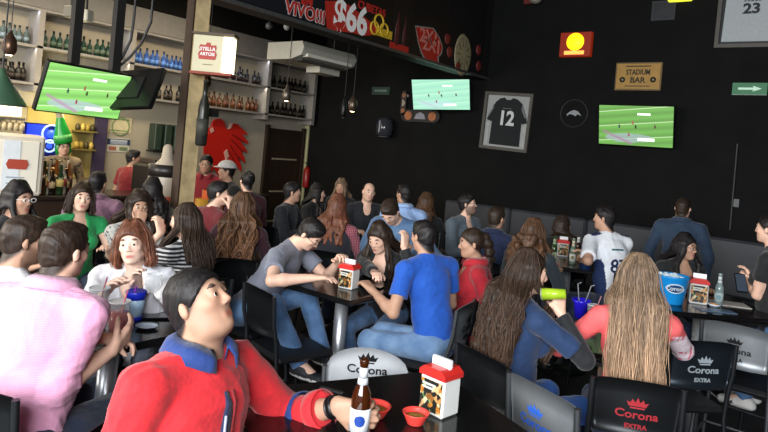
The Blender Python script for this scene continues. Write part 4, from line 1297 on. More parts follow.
# skateboards under and beside the pale screen
def skateboard(label, px, length, ang, cols):
    t = wall_thing('skateboard', label, 'skateboard', px); t.rotation_euler = (0, ang, 0)
    L, w_ = length / 2, length * .13
    o = [(L * cos(a) if abs(cos(a)) < 2 else 0, w_ * sin(a)) for a in np.linspace(0, 2 * pi, 1)]
    o = []
    for i in range(9): a = -pi / 2 + pi * i / 8; o.append((L - w_ + w_ * cos(a), w_ * sin(a)))
    for i in range(9): a = pi / 2 + pi * i / 8; o.append((-L + w_ + w_ * cos(a), w_ * sin(a)))
    MB().prism(o, .015, M=Matrix.Translation((0, -.06, 0))).build('deck', mat('deck_' + cols[0][1:], cols[0], .5, amt=.3, scale=9), t)
    for sx_ in (-1, 1):
        o2 = [(sx_ * L * .62 + w_ * .75 * cos(a), w_ * .75 * sin(a)) for a in np.linspace(0, 2 * pi, 15)[:-1]]
        MB().prism(o2, .003, M=Matrix.Translation((0, -.0755, 0))).build('painted_disc', mat('deckprint_' + cols[1][1:], cols[1], .5, amt=.2), t)
        MB().box((sx_ * L * .62 - .03, -.045, -w_ * .9), (sx_ * L * .62 + .03, -.02, w_ * .9)).build('truck', mat('steel_dark', '#888888'), t)
        for s2 in (-1, 1):
            k = MB().lathe([(.012, -.015), (.026, -.015), (.026, .015), (.012, .015)], n=12); k.xf(Matrix.Translation((sx_ * L * .62, -.03, s2 * w_ * .85))); k.build('wheel', mat('wheel_cream', '#9c9484', .5, amt=0), t)
    MB().prism([(-L * .3, -w_ * .5), (L * .3, -w_ * .5), (L * .2, w_ * .3), (0, w_ * .7), (-L * .2, w_ * .3)], .003, M=Matrix.Translation((0, -.0755, 0))).build('painted_motif', mat('deckprint_' + cols[2][1:], cols[2], .5, amt=.2), t)
skateboard('skateboard mounted level under the pale television, orange discs on black', (422.5, 116.5), .78, 0, ('#1b1a1a', '#a06038', '#8a8a92'))
skateboard('skateboard mounted upright beside the pale television', (406, 103.5), .42, pi / 2, ('#2b2420', '#8d5a3c', '#9a8d7c'))

# glass helmet-like lamp and round plaque
c = on_y(391, 128); t = wall_thing('glass_wall_lamp', 'dim rounded glass wall lamp below the skateboards', 'lamp', c)
MB().lathe([(.10, -.16), (.14, -.13), (.155, 0), (.13, .12), (.05, .17), (0, .17)], n=18, c=(0, -.18, 0)).build('glass_cover', mat('smoky_glass', '#34363c', .12, amt=.1), t)
MB().lathe([(0, -.13), (.09, -.13), (.10, -.17), (0, -.175)], n=16, c=(0, -.18, 0)).build('rim', mat('lamp_rim', '#6e7078', .3, metal=.4), t)
MB().box((-.05, -.1, -.05), (.05, 0, .05)).build('wall_mount', pole_m, t)
MB().tube([(.0, -.33, -.1), (.01, -.335, .02), (.0, -.32, .1)], .01, n=6).build('highlight_strip', mat('painted_glint', '#a8abb2', .3), t)  # highlight on the glass modelled as a thin pale tube
c = on_y(574, 113.5); t = wall_thing('round_plaque', 'faint round team plaque with a pale horse head between jersey and television', 'plaque', c)
k = MB().lathe([(.19, 0), (.20, 0), (.20, .008), (.19, .008), (.19, 0)], n=28); k.xf(Matrix.Translation((0, -.001, 0)) @ Matrix.Rotation(pi / 2, 4, 'X')); k.build('ring', mat('plaque_ring', '#2d3035', .5, amt=0), t)
MB().prism([(-.10, -.01), (-.05, .03), (.0, .05), (.06, .03), (.11, -.03), (.05, -.01), (.03, -.04), (-.01, -.02), (-.06, -.01), (-.1, -.04)], .006).build('horse_head', mat('plaque_white', '#8c9096', .5, amt=0), t)

for (p0, p1, lab, cc) in (((653, 2), (675, 20), 'small dark framed picture near the ceiling line of the dark wall', '#24262a'), ):
    c, w, hg = px_rect(p0, p1); t = wall_thing('framed_picture', lab, 'picture', c)
    MB().box((-w / 2, -.025, -hg / 2), (w / 2, 0, hg / 2)).build('frame', mat('frame_dim', '#303234', .6), t)
    MB().box((-w / 2 + .02, -.03, -hg / 2 + .02), (w / 2 - .02, -.026, hg / 2 - .02)).build('print', mat('print_dim', cc, .6, amt=.4, scale=6), t)
c = on_y(681, 0); t = wall_thing('lit_sign', 'small yellow-green glowing sign at the upper edge of the dark wall', 'sign', c)
MB().box((-.15, -.06, -.03), (.15, 0, .14), bev=.02).build('lamp_box', mat('sign_lime', '#b7c43a', .5, emit='#c8cc30', estr=1.0, amt=0), t)
c = on_y(538, 2); t = wall_thing('small_wall_ornament', 'small pale ornament at the upper edge of the dark wall', 'ornament', c)
MB().lathe([(0, -.05), (.06, -.04), (.09, 0), (.06, .04), (0, .05)], n=12, c=(0, -.09, 0)).build('disc', mat('ornament_pale', '#8a8478', .5, amt=.2), t)
MB().box((-.2, -.06, -.03), (-.06, 0, .05)).build('red_block', mat('ornament_red', '#6a2420', .5), t)
c = on_y(736, 203); t = wall_thing('wall_socket', 'small pale socket on the dark wall above the booth', 'socket', c)
MB().box((-.035, -.012, -.05), (.035, 0, .05), bev=.003).build('plate', mat('socket_plate', '#55575a', .5, amt=0), t)
# ------------------------------------------------------------------ bar
cx0, cx1, cy0, cy1 = -7.35, -6.75, -.6, 6.1
t = thing('bar_counter', 'long dark bar counter in front of the bottle wall', 'bar counter', ((cx0 + cx1) / 2, (cy0 + cy1) / 2, 0))
hl_ = (cy1 - cy0) / 2
MB().box((-.22, -hl_, 0), (.22, hl_, 1.06)).build('front_panel', mat('bar_wood', '#33241a', .5, amt=.25, scale=5, stretch=(1, 1, .1)), t)
MB().box((-.30, -hl_ - .03, 1.061), (.30, hl_ + .03, 1.11), bev=.01).build('worktop', mat('bar_top', '#2a211b', .25, amt=.2), t)
t = thing('back_counter', 'low steel back counter against the cream wall behind the bar', 'counter', (-8.36, 2.8, 0))
MB().box((-.23, -3.3, 0), (.23, 3.1, .95)).build('cabinet', mat('steel_brushed', '#77736a', .4, metal=.5, amt=.1), t)
MB().box((-.235, -3.32, .951), (.25, 3.12, .99)).build('worktop', mat('steel_top', '#8d897e', .3, metal=.6), t)

# kitchen pass: flat yellow panel painted like the lit room beyond, purple trim, hung utensils, blue panel
def bar_rect(p0, p1, x=BAR_X): a = on_x(*p0, x); b = on_x(*p1, x); return (a + b) / 2, abs(a[1] - b[1]), abs(a[2] - b[2])
c, w, hg = bar_rect((28, 106), (94, 178)); b = MB().box((BAR_X, c[1] - w / 2, c[2] - hg / 2), (BAR_X + .012, c[1] + w / 2, c[2] + hg / 2)).build('trim_8', mat('kitchen_yellow', '#a8985c', .7, amt=.08, scale=5)); struct(b)
c, w, hg = bar_rect((95, 112), (100, 182)); b = MB().box((BAR_X, c[1] - w / 2, c[2] - hg / 2), (BAR_X + .08, c[1] + w / 2, c[2] + hg / 2)).build('trim_9', mat('door_trim_purple', '#38304c', .6)); struct(b)
c, w, hg = bar_rect((25, 122), (60, 158), -8.3)
t = thing('neon_sign', 'dark blue panel with pale blue ring neon behind the bar', 'sign', (-8.3, c[1], c[2]))
MB().box((-.04, -w / 2, -hg / 2), (0, w / 2, hg / 2)).build('panel', mat('panel_navy', '#101c4e', .4, emit='#0c1fae', estr=.12, amt=.1), t)
MB().box((.001, -w / 2 + .03, .0), (.006, -w / 2 + .28, hg / 2 - .02)).build('blue_light', mat('neon_blue', '#1b2fe0', .4, emit='#1a30ff', estr=1.3, amt=0), t)
for (px_, r_) in (((51, 134), .115), ((49, 146), .075)):
    p = on_x(*px_, -8.3)
    ring = [(.015, p[1] - c[1] + r_ * cos(a), p[2] - c[2] + r_ * sin(a)) for a in np.linspace(0, 2 * pi, 21)]
    MB().tube(ring, .013, n=6, caps=False).build('neon_ring', mat('neon_pale', '#9db8e8', .4, emit='#a8c4ff', estr=.7, amt=0), t)
    k = MB().lathe([(0, 0), (r_ * .5, 0), (r_ * .5, .008), (0, .008)], n=16); k.xf(Matrix.Translation((.002, p[1] - c[1], p[2] - c[2])) @ Matrix.Rotation(pi / 2, 4, 'Y')); k.build('neon_dot', mat('neon_dot', '#2a4ac8', .4, emit='#2a50e0', estr=.8, amt=0), t)

c, w, hg = bar_rect((0, 106), (24, 117), -8.2)
t = thing('strip_light', 'bright white strip light fixed above the glass rack at the far bar end', 'lamp', (-8.45, c[1], c[2]))
MB().box((-.149, -w / 2 - .05, .06), (.2, w / 2 + .05, .12)).build('housing', mat('strip_housing', '#b8a984', .5), t)
MB().box((.0, -w / 2, -.05), (.16, w / 2, .06)).build('diffuser', mat('strip_glow', '#fff2cf', .4, emit='#fff0cc', estr=5, amt=0), t)
c, w, hg = bar_rect((0, 124), (30, 130), -7.9)
t = thing('glass_rack', 'steel rack with rows of upturned glasses at the far bar end', 'rack', (-8.2, c[1], c[2]))
MB().box((-.39, -w / 2 - .3, .08), (.15, w / 2, .11)).build('shelf', mat('steel_top', '#8d897e'), t)
for i in range(10):
    MB().lathe([(.035, -.05), (.03, .05), (.006, .055), (.006, .079)], n=10, c=(.03 + (i % 2) * .07, -w / 2 + (i + .5) * w / 10, 0)).build('hanging_glass', mat('pale_glass', '#c9b891', .15, amt=.1), t)
c, w, hg = bar_rect((76, 113), (92, 158), -8.5)
t = thing('utensil_rack', 'wire rack of hanging kitchen utensils in front of the yellow kitchen panel', 'rack', (-8.56, c[1], c[2]))
for i, z in enumerate((.28, .05, -.2)):
    MB().box((-.02, -w / 2, z), (.16, w / 2, z + .02)).build('shelf', mat('utensil_steel', '#6f6338', .5), t)
    for j in range(4):
        a = -w / 2 + w * (j + .5) / 4
        MB().lathe([(.03, .021), (.035, .07), (.02, .11), (0, .12)], n=8, c=(.07, a, z)).build('jar', mat('jar_%d' % ((i + j) % 3), ('#8d7a34', '#3b3420', '#b09a50')[(i + j) % 3], .5, amt=0), t)
for (p0, p1, lab, top_, bot_) in (((107, 116), (130.5, 133.5), 'cream paper notice with green print on the wall behind the bar', '#cdc3a0', '#7a9060'), ((107.5, 137.5), (128.5, 152.5), 'white notice with a dark blue heading on the wall behind the bar', '#c4c3ba', '#2b3a58')):
    c, w, hg = bar_rect(p0, p1)
    t = thing('notice_poster', lab, 'poster', (BAR_X, c[1], c[2]))
    MB().box((.001, -w / 2, -hg / 2), (.01, w / 2, hg / 2)).build('paper', mat('paper_' + top_[1:], top_, .7, amt=.06), t)
    if bot_ == '#2b3a58':
        MB().box((.0105, -w / 2, hg * .02), (.013, w / 2, hg * .45)).build('blue_heading', mat('print_navy', bot_, .6, amt=.1), t)
        for z, cc in ((.33, '#b9c0cc'), (.22, '#9aa6bb'), (.12, '#9aa6bb')): MB().box((.0135, -w * .38, hg * z - .012), (.0145, w * .38, hg * z + .012)).build('print_line', mat('print_' + cc[1:], cc, .6, amt=.2, scale=60), t)
        MB().box((.0105, -w * .42, -hg * .4), (.013, -w * .1, -hg * .12)).build('red_print', mat('print_red_dull', '#a0604c', .6), t); MB().box((.0105, w * .05, -hg * .4), (.013, w * .42, -hg * .12)).build('green_print', mat('print_green_dull', '#6e8060', .6), t)
    else:
        ring = [(.012, .02 + .13 * cos(a), -.02 + .13 * sin(a)) for a in np.linspace(0, 2 * pi, 21)]
        MB().tube(ring, .01, n=5, caps=False).build('green_ring', mat('print_green', bot_, .6), t)
        for z in (.36, -.38): MB().box((.0105, -w * .4, hg * z - .01), (.012, w * .4, hg * z + .01)).build('print_line', mat('print_green', bot_), t)

# white cooler box on the counter with a red logo
p = at(-6, 158, 6.85)
t = thing('drink_cooler', 'tall white drink cooler with red logo standing on the bar counter', 'cooler', (-7.05, p[1], 1.111), radians(-16))
MB().box((-.26, -.22, 0), (.26, .24, .62), bev=.02).build('cabinet', mat('cooler_white', '#cfc6b4', .4, amt=.04), t)
MB().box((.261, -.17, .04), (.275, .19, .56), bev=.005).build('door', mat('cooler_door', '#e2dccc', .25, amt=.02), t)
MB().box((.276, -.13, .06), (.280, .02, .56)).build('display_panel', mat('cooler_panel', '#d9dfe2', .2, amt=.05), t)
MB().prism([(-.10, .0), (-.08, .05), (.08, .05), (.10, 0), (.08, -.05), (-.08, -.05)], .005, M=frame_y((.281, -.0, .32), (1, 0, 0))).build('logo', mat('cooler_logo', '#a5402c', .4, amt=0), t)
for z in (.18, .12): MB().box((.281, -.09, z), (.283, .07, z + .012)).build('print_line', mat('cooler_line', '#8f9aa8', .5, amt=0), t)

# bottles, taps and glasses crowding the counter
rc_ = np.random.default_rng(5)
cb = {}
for i in range(22):
    x = 33 + (i % 11) * 3.5 + rc_.uniform(-1, 1); row = i // 11
    kind = ('dark', 'amber', 'green', 'clear')[i % 4]
    key = 'counter_' + kind
    if key not in cb:
        m = {'dark': '#1c1411', 'amber': '#6a3d18', 'green': '#22381f', 'clear': '#8a8272'}[kind]
        cb[key] = MB().lathe([(0, 0), (.04, 0), (.042, .02), (.042, .09), (.043, .09), (.043, .17), (.042, .17), (.03, .22), (.015, .25), (.014, .33), (0, .335)], n=12, ms=[0, 0, 0, 1, 1, 1, 0, 0, 0, 2]).build('spirit_bottle', [mat('cb_' + kind, m, .15, amt=0), mat('cbl_' + kind, {'dark': '#a08a62', 'amber': '#3c2415', 'green': '#c0a65e', 'clear': '#7c2d20'}[kind], .6, amt=.1), mat('cb_cap', '#2a2018', .4, amt=0)]); o = cb[key]
    else:
        o = cb[key].copy(); COL.objects.link(o)
    p = on_x(x, 180, -6.93 - .26 * (row == 0)); o.location = (-6.90 - .26 * (row == 0) + rc_.uniform(-.04, .04), p[1], 1.111)
    k = rc_.uniform(.75, 1.15); o.scale = (k, k, k)
    tag(o, f"{kind} spirit bottle in the crowd of bottles {'along the front of' if row else 'at the back of'} the bar counter", 'bottle', f"{kind} bottles crowding the bar counter, {'front' if row else 'rear'} row")
p = on_x(53, 172, -7.0)
t = thing('beer_tap_tower', 'brass and copper beer tap tower among the counter bottles', 'beer tap', (-7.03, p[1], 1.111))
brass = mat('brass_worn', '#9c7440', .3, metal=.8, amt=.1)
t.scale = (.8, .8, .7); MB().lathe([(.09, 0), (.09, .02), (.045, .04), (.04, .30), (.05, .32), (0, .33)], n=16).build('column', brass, t)
MB().tube([(0, -.24, .36), (0, .24, .36)], .04, n=12).build('crossbar', brass, t)
for y in (-.18, -.06, .06, .18):
    MB().tube([(.04, y, .36), (.12, y, .36), (.13, y, .29)], .012, n=8).build('spout', brass, t)
    MB().tube([(.07, y, .38), (.08, y, .52)], .016, n=8, rs=[.010, .02]).build('handle', mat('tap_handle', '#c8b79a', .4), t)

# small dark television or till and coffee machine near the bartender
p = on_x(153, 168, -7.3)
t = thing('coffee_machine', 'dark espresso machine with red lamps on the bar counter beside the bartender', 'coffee machine', (-7.1, p[1], 1.111))
MB().box((-.2, -.30, 0), (.2, .30, .36), bev=.03).build('body', mat('machine_dark', '#120d0b', .6, amt=.1), t)
for y, cc in ((-.12, '#b33a1c'), (.1, '#c24a22')): MB().box((.201, y - .07, .1), (.215, y + .07, .2), bev=.005).build('red_panel', mat('machine_' + cc[1:], cc, .5, emit=cc, estr=.25, amt=.1), t)
MB().box((-.16, -.22, .361), (.16, .22, .43), bev=.01).build('cup_tray', mat('machine_top', '#3d332c', .4), t)
p = at(166, 146, 8.7); t = thing('wall_rack', 'dark green wire bottle rack on the wall behind the coffee machine', 'rack', (BAR_X + .01, on_x(166, 146)[1], 1.80))
for i in range(4): MB().box((0, -.32 + i * .17, -.2), (.18, -.20 + i * .17, .2), bev=.01).build('cell', mat('rack_green', '#2b3a30', .5, amt=.2), t)
MB().box((0, -.34, -.23), (.2, .36, -.205)).build('shelf', mat('rack_dark', '#1b1b18', .5), t)
p = at(165, 185, 6.3)
t = thing('beverage_dispenser', 'white bottle-shaped beer dispenser with black badge near the column', 'dispenser', (p[0], p[1], 0))
MB().lathe([(.22, 0), (.22, .03), (.05, .05), (.05, 1.0), (.16, 1.02), (0, 1.03)], n=20).build('stand', mat('disp_stand', '#3a3530', .5), t)
MB().lathe([(.16, 1.031), (.17, 1.06), (.17, 1.42), (.15, 1.52), (.06, 1.62), (.045, 1.74), (.03, 1.76), (0, 1.77)], n=24).build('tank', mat('disp_white', '#a39887', .4, amt=.05), t)
MB().lathe([(.172, 1.44), (.173, 1.44), (.173, 1.56), (.15, 1.56)], n=24).build('badge_band', mat('disp_badge', '#1e1a18', .4), t)
MB().lathe([(.1715, 1.20), (.173, 1.20), (.173, 1.25), (.1715, 1.25)], n=24).build('red_band', mat('disp_red', '#a34a36', .5), t)
for (px_, D, lab, cc, sz) in (((211, 197), 6.3, 'orange plastic beer tower on a table by the column', '#c8582a', (.09, .34)), ((203, 203), 6.2, 'yellow beer pitcher on a table by the column', '#c9963a', (.08, .26))):
    p = at(*px_, D)
    t = thing('beer_pitcher', lab, 'pitcher', (p[0], p[1], 1.001))
    MB().lathe([(sz[0] * .8, 0), (sz[0], .02), (sz[0], sz[1]), (sz[0] * .92, sz[1]), (sz[0] * .9, .03), (0, .03)], n=18).build('jug', mat('pitcher_' + cc[1:], cc, .35, amt=.1), t)
    MB().tube([(0, sz[0], sz[1] * .8), (0, sz[0] + .06, sz[1] * .75), (0, sz[0] + .06, sz[1] * .3), (0, sz[0], sz[1] * .25)], .01, n=6).build('handle', mat('pitcher_' + cc[1:], cc), t)
# green enamel lamp at the left edge
p = at(1, 88, 4.4)
t = thing('enamel_lamp', 'wide green enamel lamp shade cut by the left edge of the view', 'lamp', p)
MB().lathe([(.17, -.12), (.165, -.10), (.03, .10), (.02, .14), (0, .14)], n=28).build('lamp_shade', mat('enamel_green', '#3d5a44', .35, amt=.05), t)
MB().lathe([(0, -.11), (.14, -.118)], n=24).build('inner_disc', mat('enamel_inner', '#d8c48c', .5, emit='#ffe0a0', estr=1.0, amt=0), t)
MB().tube([(0, 0, .14), (0, 0, 4.99 - p[2])], .006, n=6).build('cord', pole_m, t)

# ------------------------------------------------------------------ tables
gran = mat('black_granite', '#121213', .16, amt=.5, scale=90)
MATS['black_granite'].node_tree.nodes['Principled BSDF'].inputs['Specular IOR Level'].default_value = .45
steel = mat('steel_leg', '#c4c8cc', .33, metal=.75, amt=.05)
edge_m = mat('table_edge', '#1a1a1b', .35, amt=.1)
TZ = 1.0


def table(label, c, sx, sy, ang, z=TZ, group=None, off=(0, 0)):
    t = thing('bar_table', label, 'table', (c[0], c[1], 0), ang, group)
    MB().box((-sx / 2, -sy / 2, z - .035), (sx / 2, sy / 2, z), bev=.006).build('tabletop', gran, t)
    ox, oy = off; MB().box((ox - .15, oy - .15, z - .05), (ox + .15, oy + .15, z - .0355)).build('mounting_plate', edge_m, t)
    MB().lathe([(.045, .03), (.045, z - .051)], n=24, c=(ox, oy, 0)).build('pedestal', steel, t)
    MB().lathe([(.26, 0), (.26, .012), (.06, .03), (0, .03)], n=32, c=(ox, oy, 0)).build('base', mat('base_dark', '#222224', .4, metal=.4), t)
    return t


T1a = radians(-25.5)
e1 = V(sin(T1a), -cos(T1a)) if False else unit(V(-.43, -.90)); e2 = unit(V(.90, -.43))
C1 = V(-1.35, 2.25); t1c = C1 + e1 * .45 + e2 * .475
table('black granite topped bar table nearest the camera with two salsa bowls', t1c, .95, .90, math.atan2(e2[1], e2[0]))
table('black bar table holding the pink drinks, between the pink-shirted man and the woman in white', (-2.72, 1.56), .72, .56, 0)
table('black bar table in the middle where the man in grey tee leans', (-2.70, 3.18), .76, .76, 0)
table('black bar table between the woman in navy and the woman in coral', (-1.20, 3.27), .64, .52, radians(20), off=(.22, -.14))
table('black bar table in front of the man in the white jersey', (-2.16, 5.78), .80, .80, radians(18))
table('black bar table with the blue ice bucket on it', (-.86, 5.02), .80, .75, radians(38))
table('dark bar table holding the orange and yellow pitchers, by the column', (-5.22, 3.90), .5, .5, radians(10))
0 and table('dark bar table between the green-topped woman and the woman in patterned top', (-4.0, 1.72), .5, .45, radians(0), group=None)
0 and table('dark bar table in front of the bald smiling man', (-4.15, 5.2), .45, .45, radians(30))

# ------------------------------------------------------------------ chairs
CH = {}
dark_m = lambda: mat('chair_black', '#1e1f21', .38, metal=.35, amt=.08)


def chair_meshes(plate, ink, arch, txt):
    key = (plate, ink, arch, txt)
    if key in CH: return CH[key]
    pm_ = {'black': mat('plate_black', '#202224', .34, metal=.5, amt=.08), 'silver': mat('plate_silver', '#d6dadd', .42, metal=.2, amt=.05), 'grey': mat('plate_grey', '#85898c', .38, metal=.5, amt=.06), 'blueblack': mat('plate_blueblack', '#333a42', .3, metal=.7, amt=.06)}[plate]
    ys = lambda x: -.245 + .04 * (x / .19) ** 2
    n = 18; W_ = .185; vs = []; 
    for k, off in enumerate((0, -.006)):
        for i in range(n + 1):
            x = -W_ + 2 * W_ * i / n; zb = .775 if arch < .08 else .80
            zt = (1.01 if arch < .08 else .905) + arch * math.sqrt(max(0, 1 - (x / W_) ** 2 * .98))
            wv = .93
            for j in range(5):
                zz = zb + (zt - zb) * j / 4
                xx = x * (wv + (1 - wv) * j / 4)
                vs.append((xx, ys(x) + off - (zz - .8) * .12, zz))
    fs = []
    for k in range(2):
        o = k * (n + 1) * 5
        for i in range(n):
            for j in range(4):
                f = (o + i * 5 + j, o + i * 5 + j + 1, o + (i + 1) * 5 + j + 1, o + (i + 1) * 5 + j)
                fs.append(f if k else f[::-1])
    o = (n + 1) * 5
    bd = [i * 5 for i in range(n + 1)] + [n * 5 + j for j in range(1, 5)] + [i * 5 + 4 for i in range(n - 1, -1, -1)] + [j for j in (3, 2, 1)]
    for a, b_ in zip(bd, bd[1:] + bd[:1]): fs.append((a, b_, b_ + o, a + o))
    back = MB().add(vs, fs, 0, False)
    for i in range(2 * n * 4): back.sm[i] = True
    parts = [('backrest', back, [pm_])]
    fr = {'silver': mat('frame_silver', '#a9adb0', .3, metal=.9, amt=0), 'grey': mat('frame_grey', '#55585b', .35, metal=.7, amt=0)}.get(plate, mat('frame_black', '#2c2e31', .35, metal=.6, amt=0))
    for sx_ in (-1, 1):
        x = sx_ * .188
        mb = MB().tube([(x * 1.12, -.27, .012), (x, -.19, .60), (x, -.205, .75), (x * 1.0, -.232, .86), (x * 1.0, -.243, 1.02 if arch < .08 else .93)], .0125, n=10)
        parts.append(('leg', mb, [fr]))
        parts.append(('leg', MB().tube([(x * 1.15, .22, .012), (x * .95, .165, .62)], .0125, n=10), [fr]))
    ringp = [(x, y, .26) for x, y in ((-.203, .205), (.203, .205), (.205, -.24), (-.205, -.24), (-.203, .205))]
    parts.append(('foot_rail', MB().tube(ringp[:2], .010, n=8).tube(ringp[1:3], .010, n=8).tube(ringp[2:4], .010, n=8).tube(ringp[3:5], .010, n=8), [fr]))
    parts.append(('seat', MB().box((-.20, -.19, .621), (.20, .20, .662), bev=.018), [mat('seat_black', '#17181a', .5, amt=.1)]))
    txts = []
    if txt:
        ink_m = {'red': mat('ink_red', '#a32a32', .5, amt=0), 'blue': mat('ink_blue', '#2f63c8', .5, amt=0), 'dark': mat('ink_dark', '#0e0f11', .5, amt=0), 'pale': mat('ink_pale', '#9aa3aa', .5, amt=0)}[ink]
        def wrap(vs_, z0, sxx=1): return [(x * sxx, ys(x * sxx) - .0075 + y - (z + z0 - .8) * .12, z + z0) for x, y, z in vs_]
        zt = .885 if arch < .08 else .935
        v, f = text_mesh('Corona', .052, .0015, .0010); txts.append(('lettering', MB().add(wrap(v, zt, 1.1), f), [ink_m]))
        v, f = text_mesh('EXTRA', .030, .0015, .001); txts.append(('small_lettering', MB().add(wrap(v, zt - .055), f), [ink_m]))
        crown = [(-.035, 0), (-.045, .022), (-.03, .016), (-.022, .034), (-.01, .018), (0, .042), (.01, .018), (.022, .034), (.03, .016), (.045, .022), (.035, 0)]
        mb = MB(); vv = [(x, 0, z) for x, z in crown]; mb.add(wrap(vv, zt + .040), [list(range(11))]); mb.box((-.03, ys(0) - .0082 - (zt + .03 - .8) * .12, zt + .030), (.03, ys(0) - .0072 - (zt + .03 - .8) * .12, zt + .036)); txts.append(('crown_logo', mb, [ink_m]))
    out = []
    for nm, mb, ms in parts + txts:
        o = mb.build(nm, ms); me = o.data; bpy.data.objects.remove(o); out.append((nm, me, nm in ('lettering', 'small_lettering', 'crown_logo')))
    CH[key] = out
    return out


def chair(label, xy, yaw, style=('black', 'dark', .035, True), sc=1.0, group=None):
    t = thing('bar_chair', label, 'chair', (xy[0], xy[1], 0), yaw, group)
    t.scale = (1, 1, sc); bk_ = None
    for nm, me, sub in chair_meshes(*style):
        o = bpy.data.objects.new(nm, me); COL.objects.link(o); o.parent = bk_ if sub else t
        if nm == 'backrest': bk_ = o
    return t


# ------------------------------------------------------------------ table-top things
def napkin_holder(label, p, ang, side_col='#d8d8d4', sc=1.0):
    t = thing('napkin_holder', label, 'napkin holder', p, ang); t.scale = (sc,) * 3
    MB().box((-.052, -.045, 0), (.052, .045, .125), bev=.006).build('box', mat('holder_side_' + side_col[1:], side_col, .35, amt=.04), t)
    lid = MB(); pr = [(-.056, .1255), (-.056, .142), (-.035, .158), (.035, .158), (.056, .142), (.056, .1255)]
    vs = [(x, -.049, z) for x, z in pr] + [(x, .049, z) for x, z in pr]
    lid.add(vs, [list(range(6)), list(range(6, 12))[::-1]] + [(i, i + 6, (i + 1) % 6 + 6, (i + 1) % 6) for i in range(6)]); lid.build('lid', mat('holder_red', '#c62a25', .35, amt=.03), t)
    ad = MB().box((-.045, -.0475, .012), (.045, -.0455, .115)); o = ad.build('advert_panel', advert_mat(), t)
    MB().box((-.038, -.049, .085), (.01, -.0478, .092)).box((-.038, -.049, .097), (.02, -.0478, .104)).build('panel_print', mat('advert_white', '#c9c9c0', .5, amt=0), t)
    MB().box((-.035, -.010, .150), (.040, .004, .185)).box((-.030, .006, .150), (.035, .014, .178)).build('napkin', mat('napkin_white', '#f0f0f0', .8, amt=.02), t)
    return t


def advert_mat():
    if 'advert' in MATS: return MATS['advert']
    m, nt, b = base('advert'); tc = nd(nt, 'ShaderNodeTexCoord'); v = nd(nt, 'ShaderNodeTexVoronoi', Scale=6.0)
    nt.links.new(tc.outputs['Generated'], v.inputs['Vector'])
    r = nd(nt, 'ShaderNodeValToRGB'); e = r.color_ramp.elements
    e[0].position = .0; e[0].color = srgb('#20221c'); e[1].position = 1; e[1].color = srgb('#3a7a3a')
    for ps, cc in ((.35, '#1b1c1a'), (.55, '#b8742c'), (.75, '#d9c9a0')): k = e.new(ps); k.color = srgb(cc)
    sp = nd(nt, 'ShaderNodeSeparateColor'); nt.links.new(v.outputs['Color'], sp.inputs[0]); nt.links.new(sp.outputs[0], r.inputs[0]); nt.links.new(r.outputs[0], b.inputs['Base Color']); b.inputs['Roughness'].default_value = .3
    MATS['advert'] = m; return m


def on_t(x, y, z=TZ): p = on_z(x, y, z); return (p[0], p[1], z + .001)


def facing_cam(p, off=0):
    """yaw that turns an object's -y side to the camera"""
    return math.atan2(-p[0], p[1]) + radians(off)


p = on_t(438, 412); napkin_holder('red-lidded napkin holder on the nearest black table with napkins sticking out', p, facing_cam(p, -38), sc=1.04)
p = on_t(348, 288); napkin_holder('red-lidded napkin holder on the middle table beside the man in grey', p, facing_cam(p, -30))
p = on_t(697, 303); napkin_holder('red-lidded napkin holder with tall white napkins beside the blue ice bucket', p, facing_cam(p, 8), sc=1.15)
p = on_t(562, 256); napkin_holder('small red-lidded napkin holder on the far table before the man in jersey', p, facing_cam(p, 8), sc=1.05)


def salsa_bowl(label, p, r):
    t = thing('salsa_bowl', label, 'bowl', p)
    MB().lathe([(r * .55, 0), (r * .62, .004), (r * .95, .036), (r, .040), (r * .93, .040), (r * .88, .035), (r * .5, .008), (0, .007)], n=28).build('bowl', mat('bowl_red', '#e2453c', .35, amt=.03), t)
    o = MB().lathe([(r * .72, .016), (r * .80, .024), (r * .5, .030), (0, .031)], n=20).build('salsa', mat('salsa_mix', '#8a6a2a', .5, amt=.8, scale=120), t); o['kind'] = 'stuff'
    return t


p = on_t(415, 424); salsa_bowl('wide shallow red bowl of salsa beside the near napkin holder', p, .046)
p = on_t(374, 417); salsa_bowl('deeper red salsa bowl right behind the held beer bottle', p, .056)


def beer_bottle(label, p, glass='#3a1a08', neck='#c9cdd2', lab='#e4e6ea', badge='#1d3f8f', sc=1.0, near=False):
    t = thing('beer_bottle', label, 'bottle', p); t.scale = (sc,) * 3
    MB().lathe([(0, 0), (.028, 0), (.0305, .006), (.0305, .118), (.027, .140), (.016, .165), (.0128, .19), (.0125, .222), (.0145, .224), (.0145, .236), (.0135, .238), (.010, .238), (0, .20)], n=24).build('glass', mat('beer_glass_' + glass[1:], glass, .08, amt=0, coat=.5), t)
    MB().lathe([(.0309, .025), (.0312, .025), (.0312, .095), (.0309, .095)], n=24).build('label', mat('beer_label_' + lab[1:], lab, .4, amt=.03), t)
    MB().lathe([(.0134, .185), (.0137, .185), (.0135, .215), (.0132, .215)], n=20).lathe([(.0172, .165), (.0175, .165), (.0145, .184), (.0142, .184)], n=20).build('neck_foil', mat('foil_' + neck[1:], neck, .35, amt=0), t)
    a = facing_cam(p)
    m_ = MB(); k = 10
    vs = [(.0319 * sin(q * .9), -.0319 * cos(q * .9), .062 + .017 * s_ * math.sqrt(max(0, 1 - (q / .62) ** 2))) for s_ in (-1, 1) for q in np.linspace(-.62, .62, k)]
    m_.add(vs, [(i, i + 1, k + i + 1, k + i) for i in range(k - 1)]); o = m_.build('badge', mat('badge_' + badge[1:], badge, .4, amt=0), t); o.rotation_euler = (0, 0, a)
    return t


BB = on_t(358, 438)
beer_bottle('brown beer bottle with white label and blue badge held by the man in red', BB, sc=1.03)

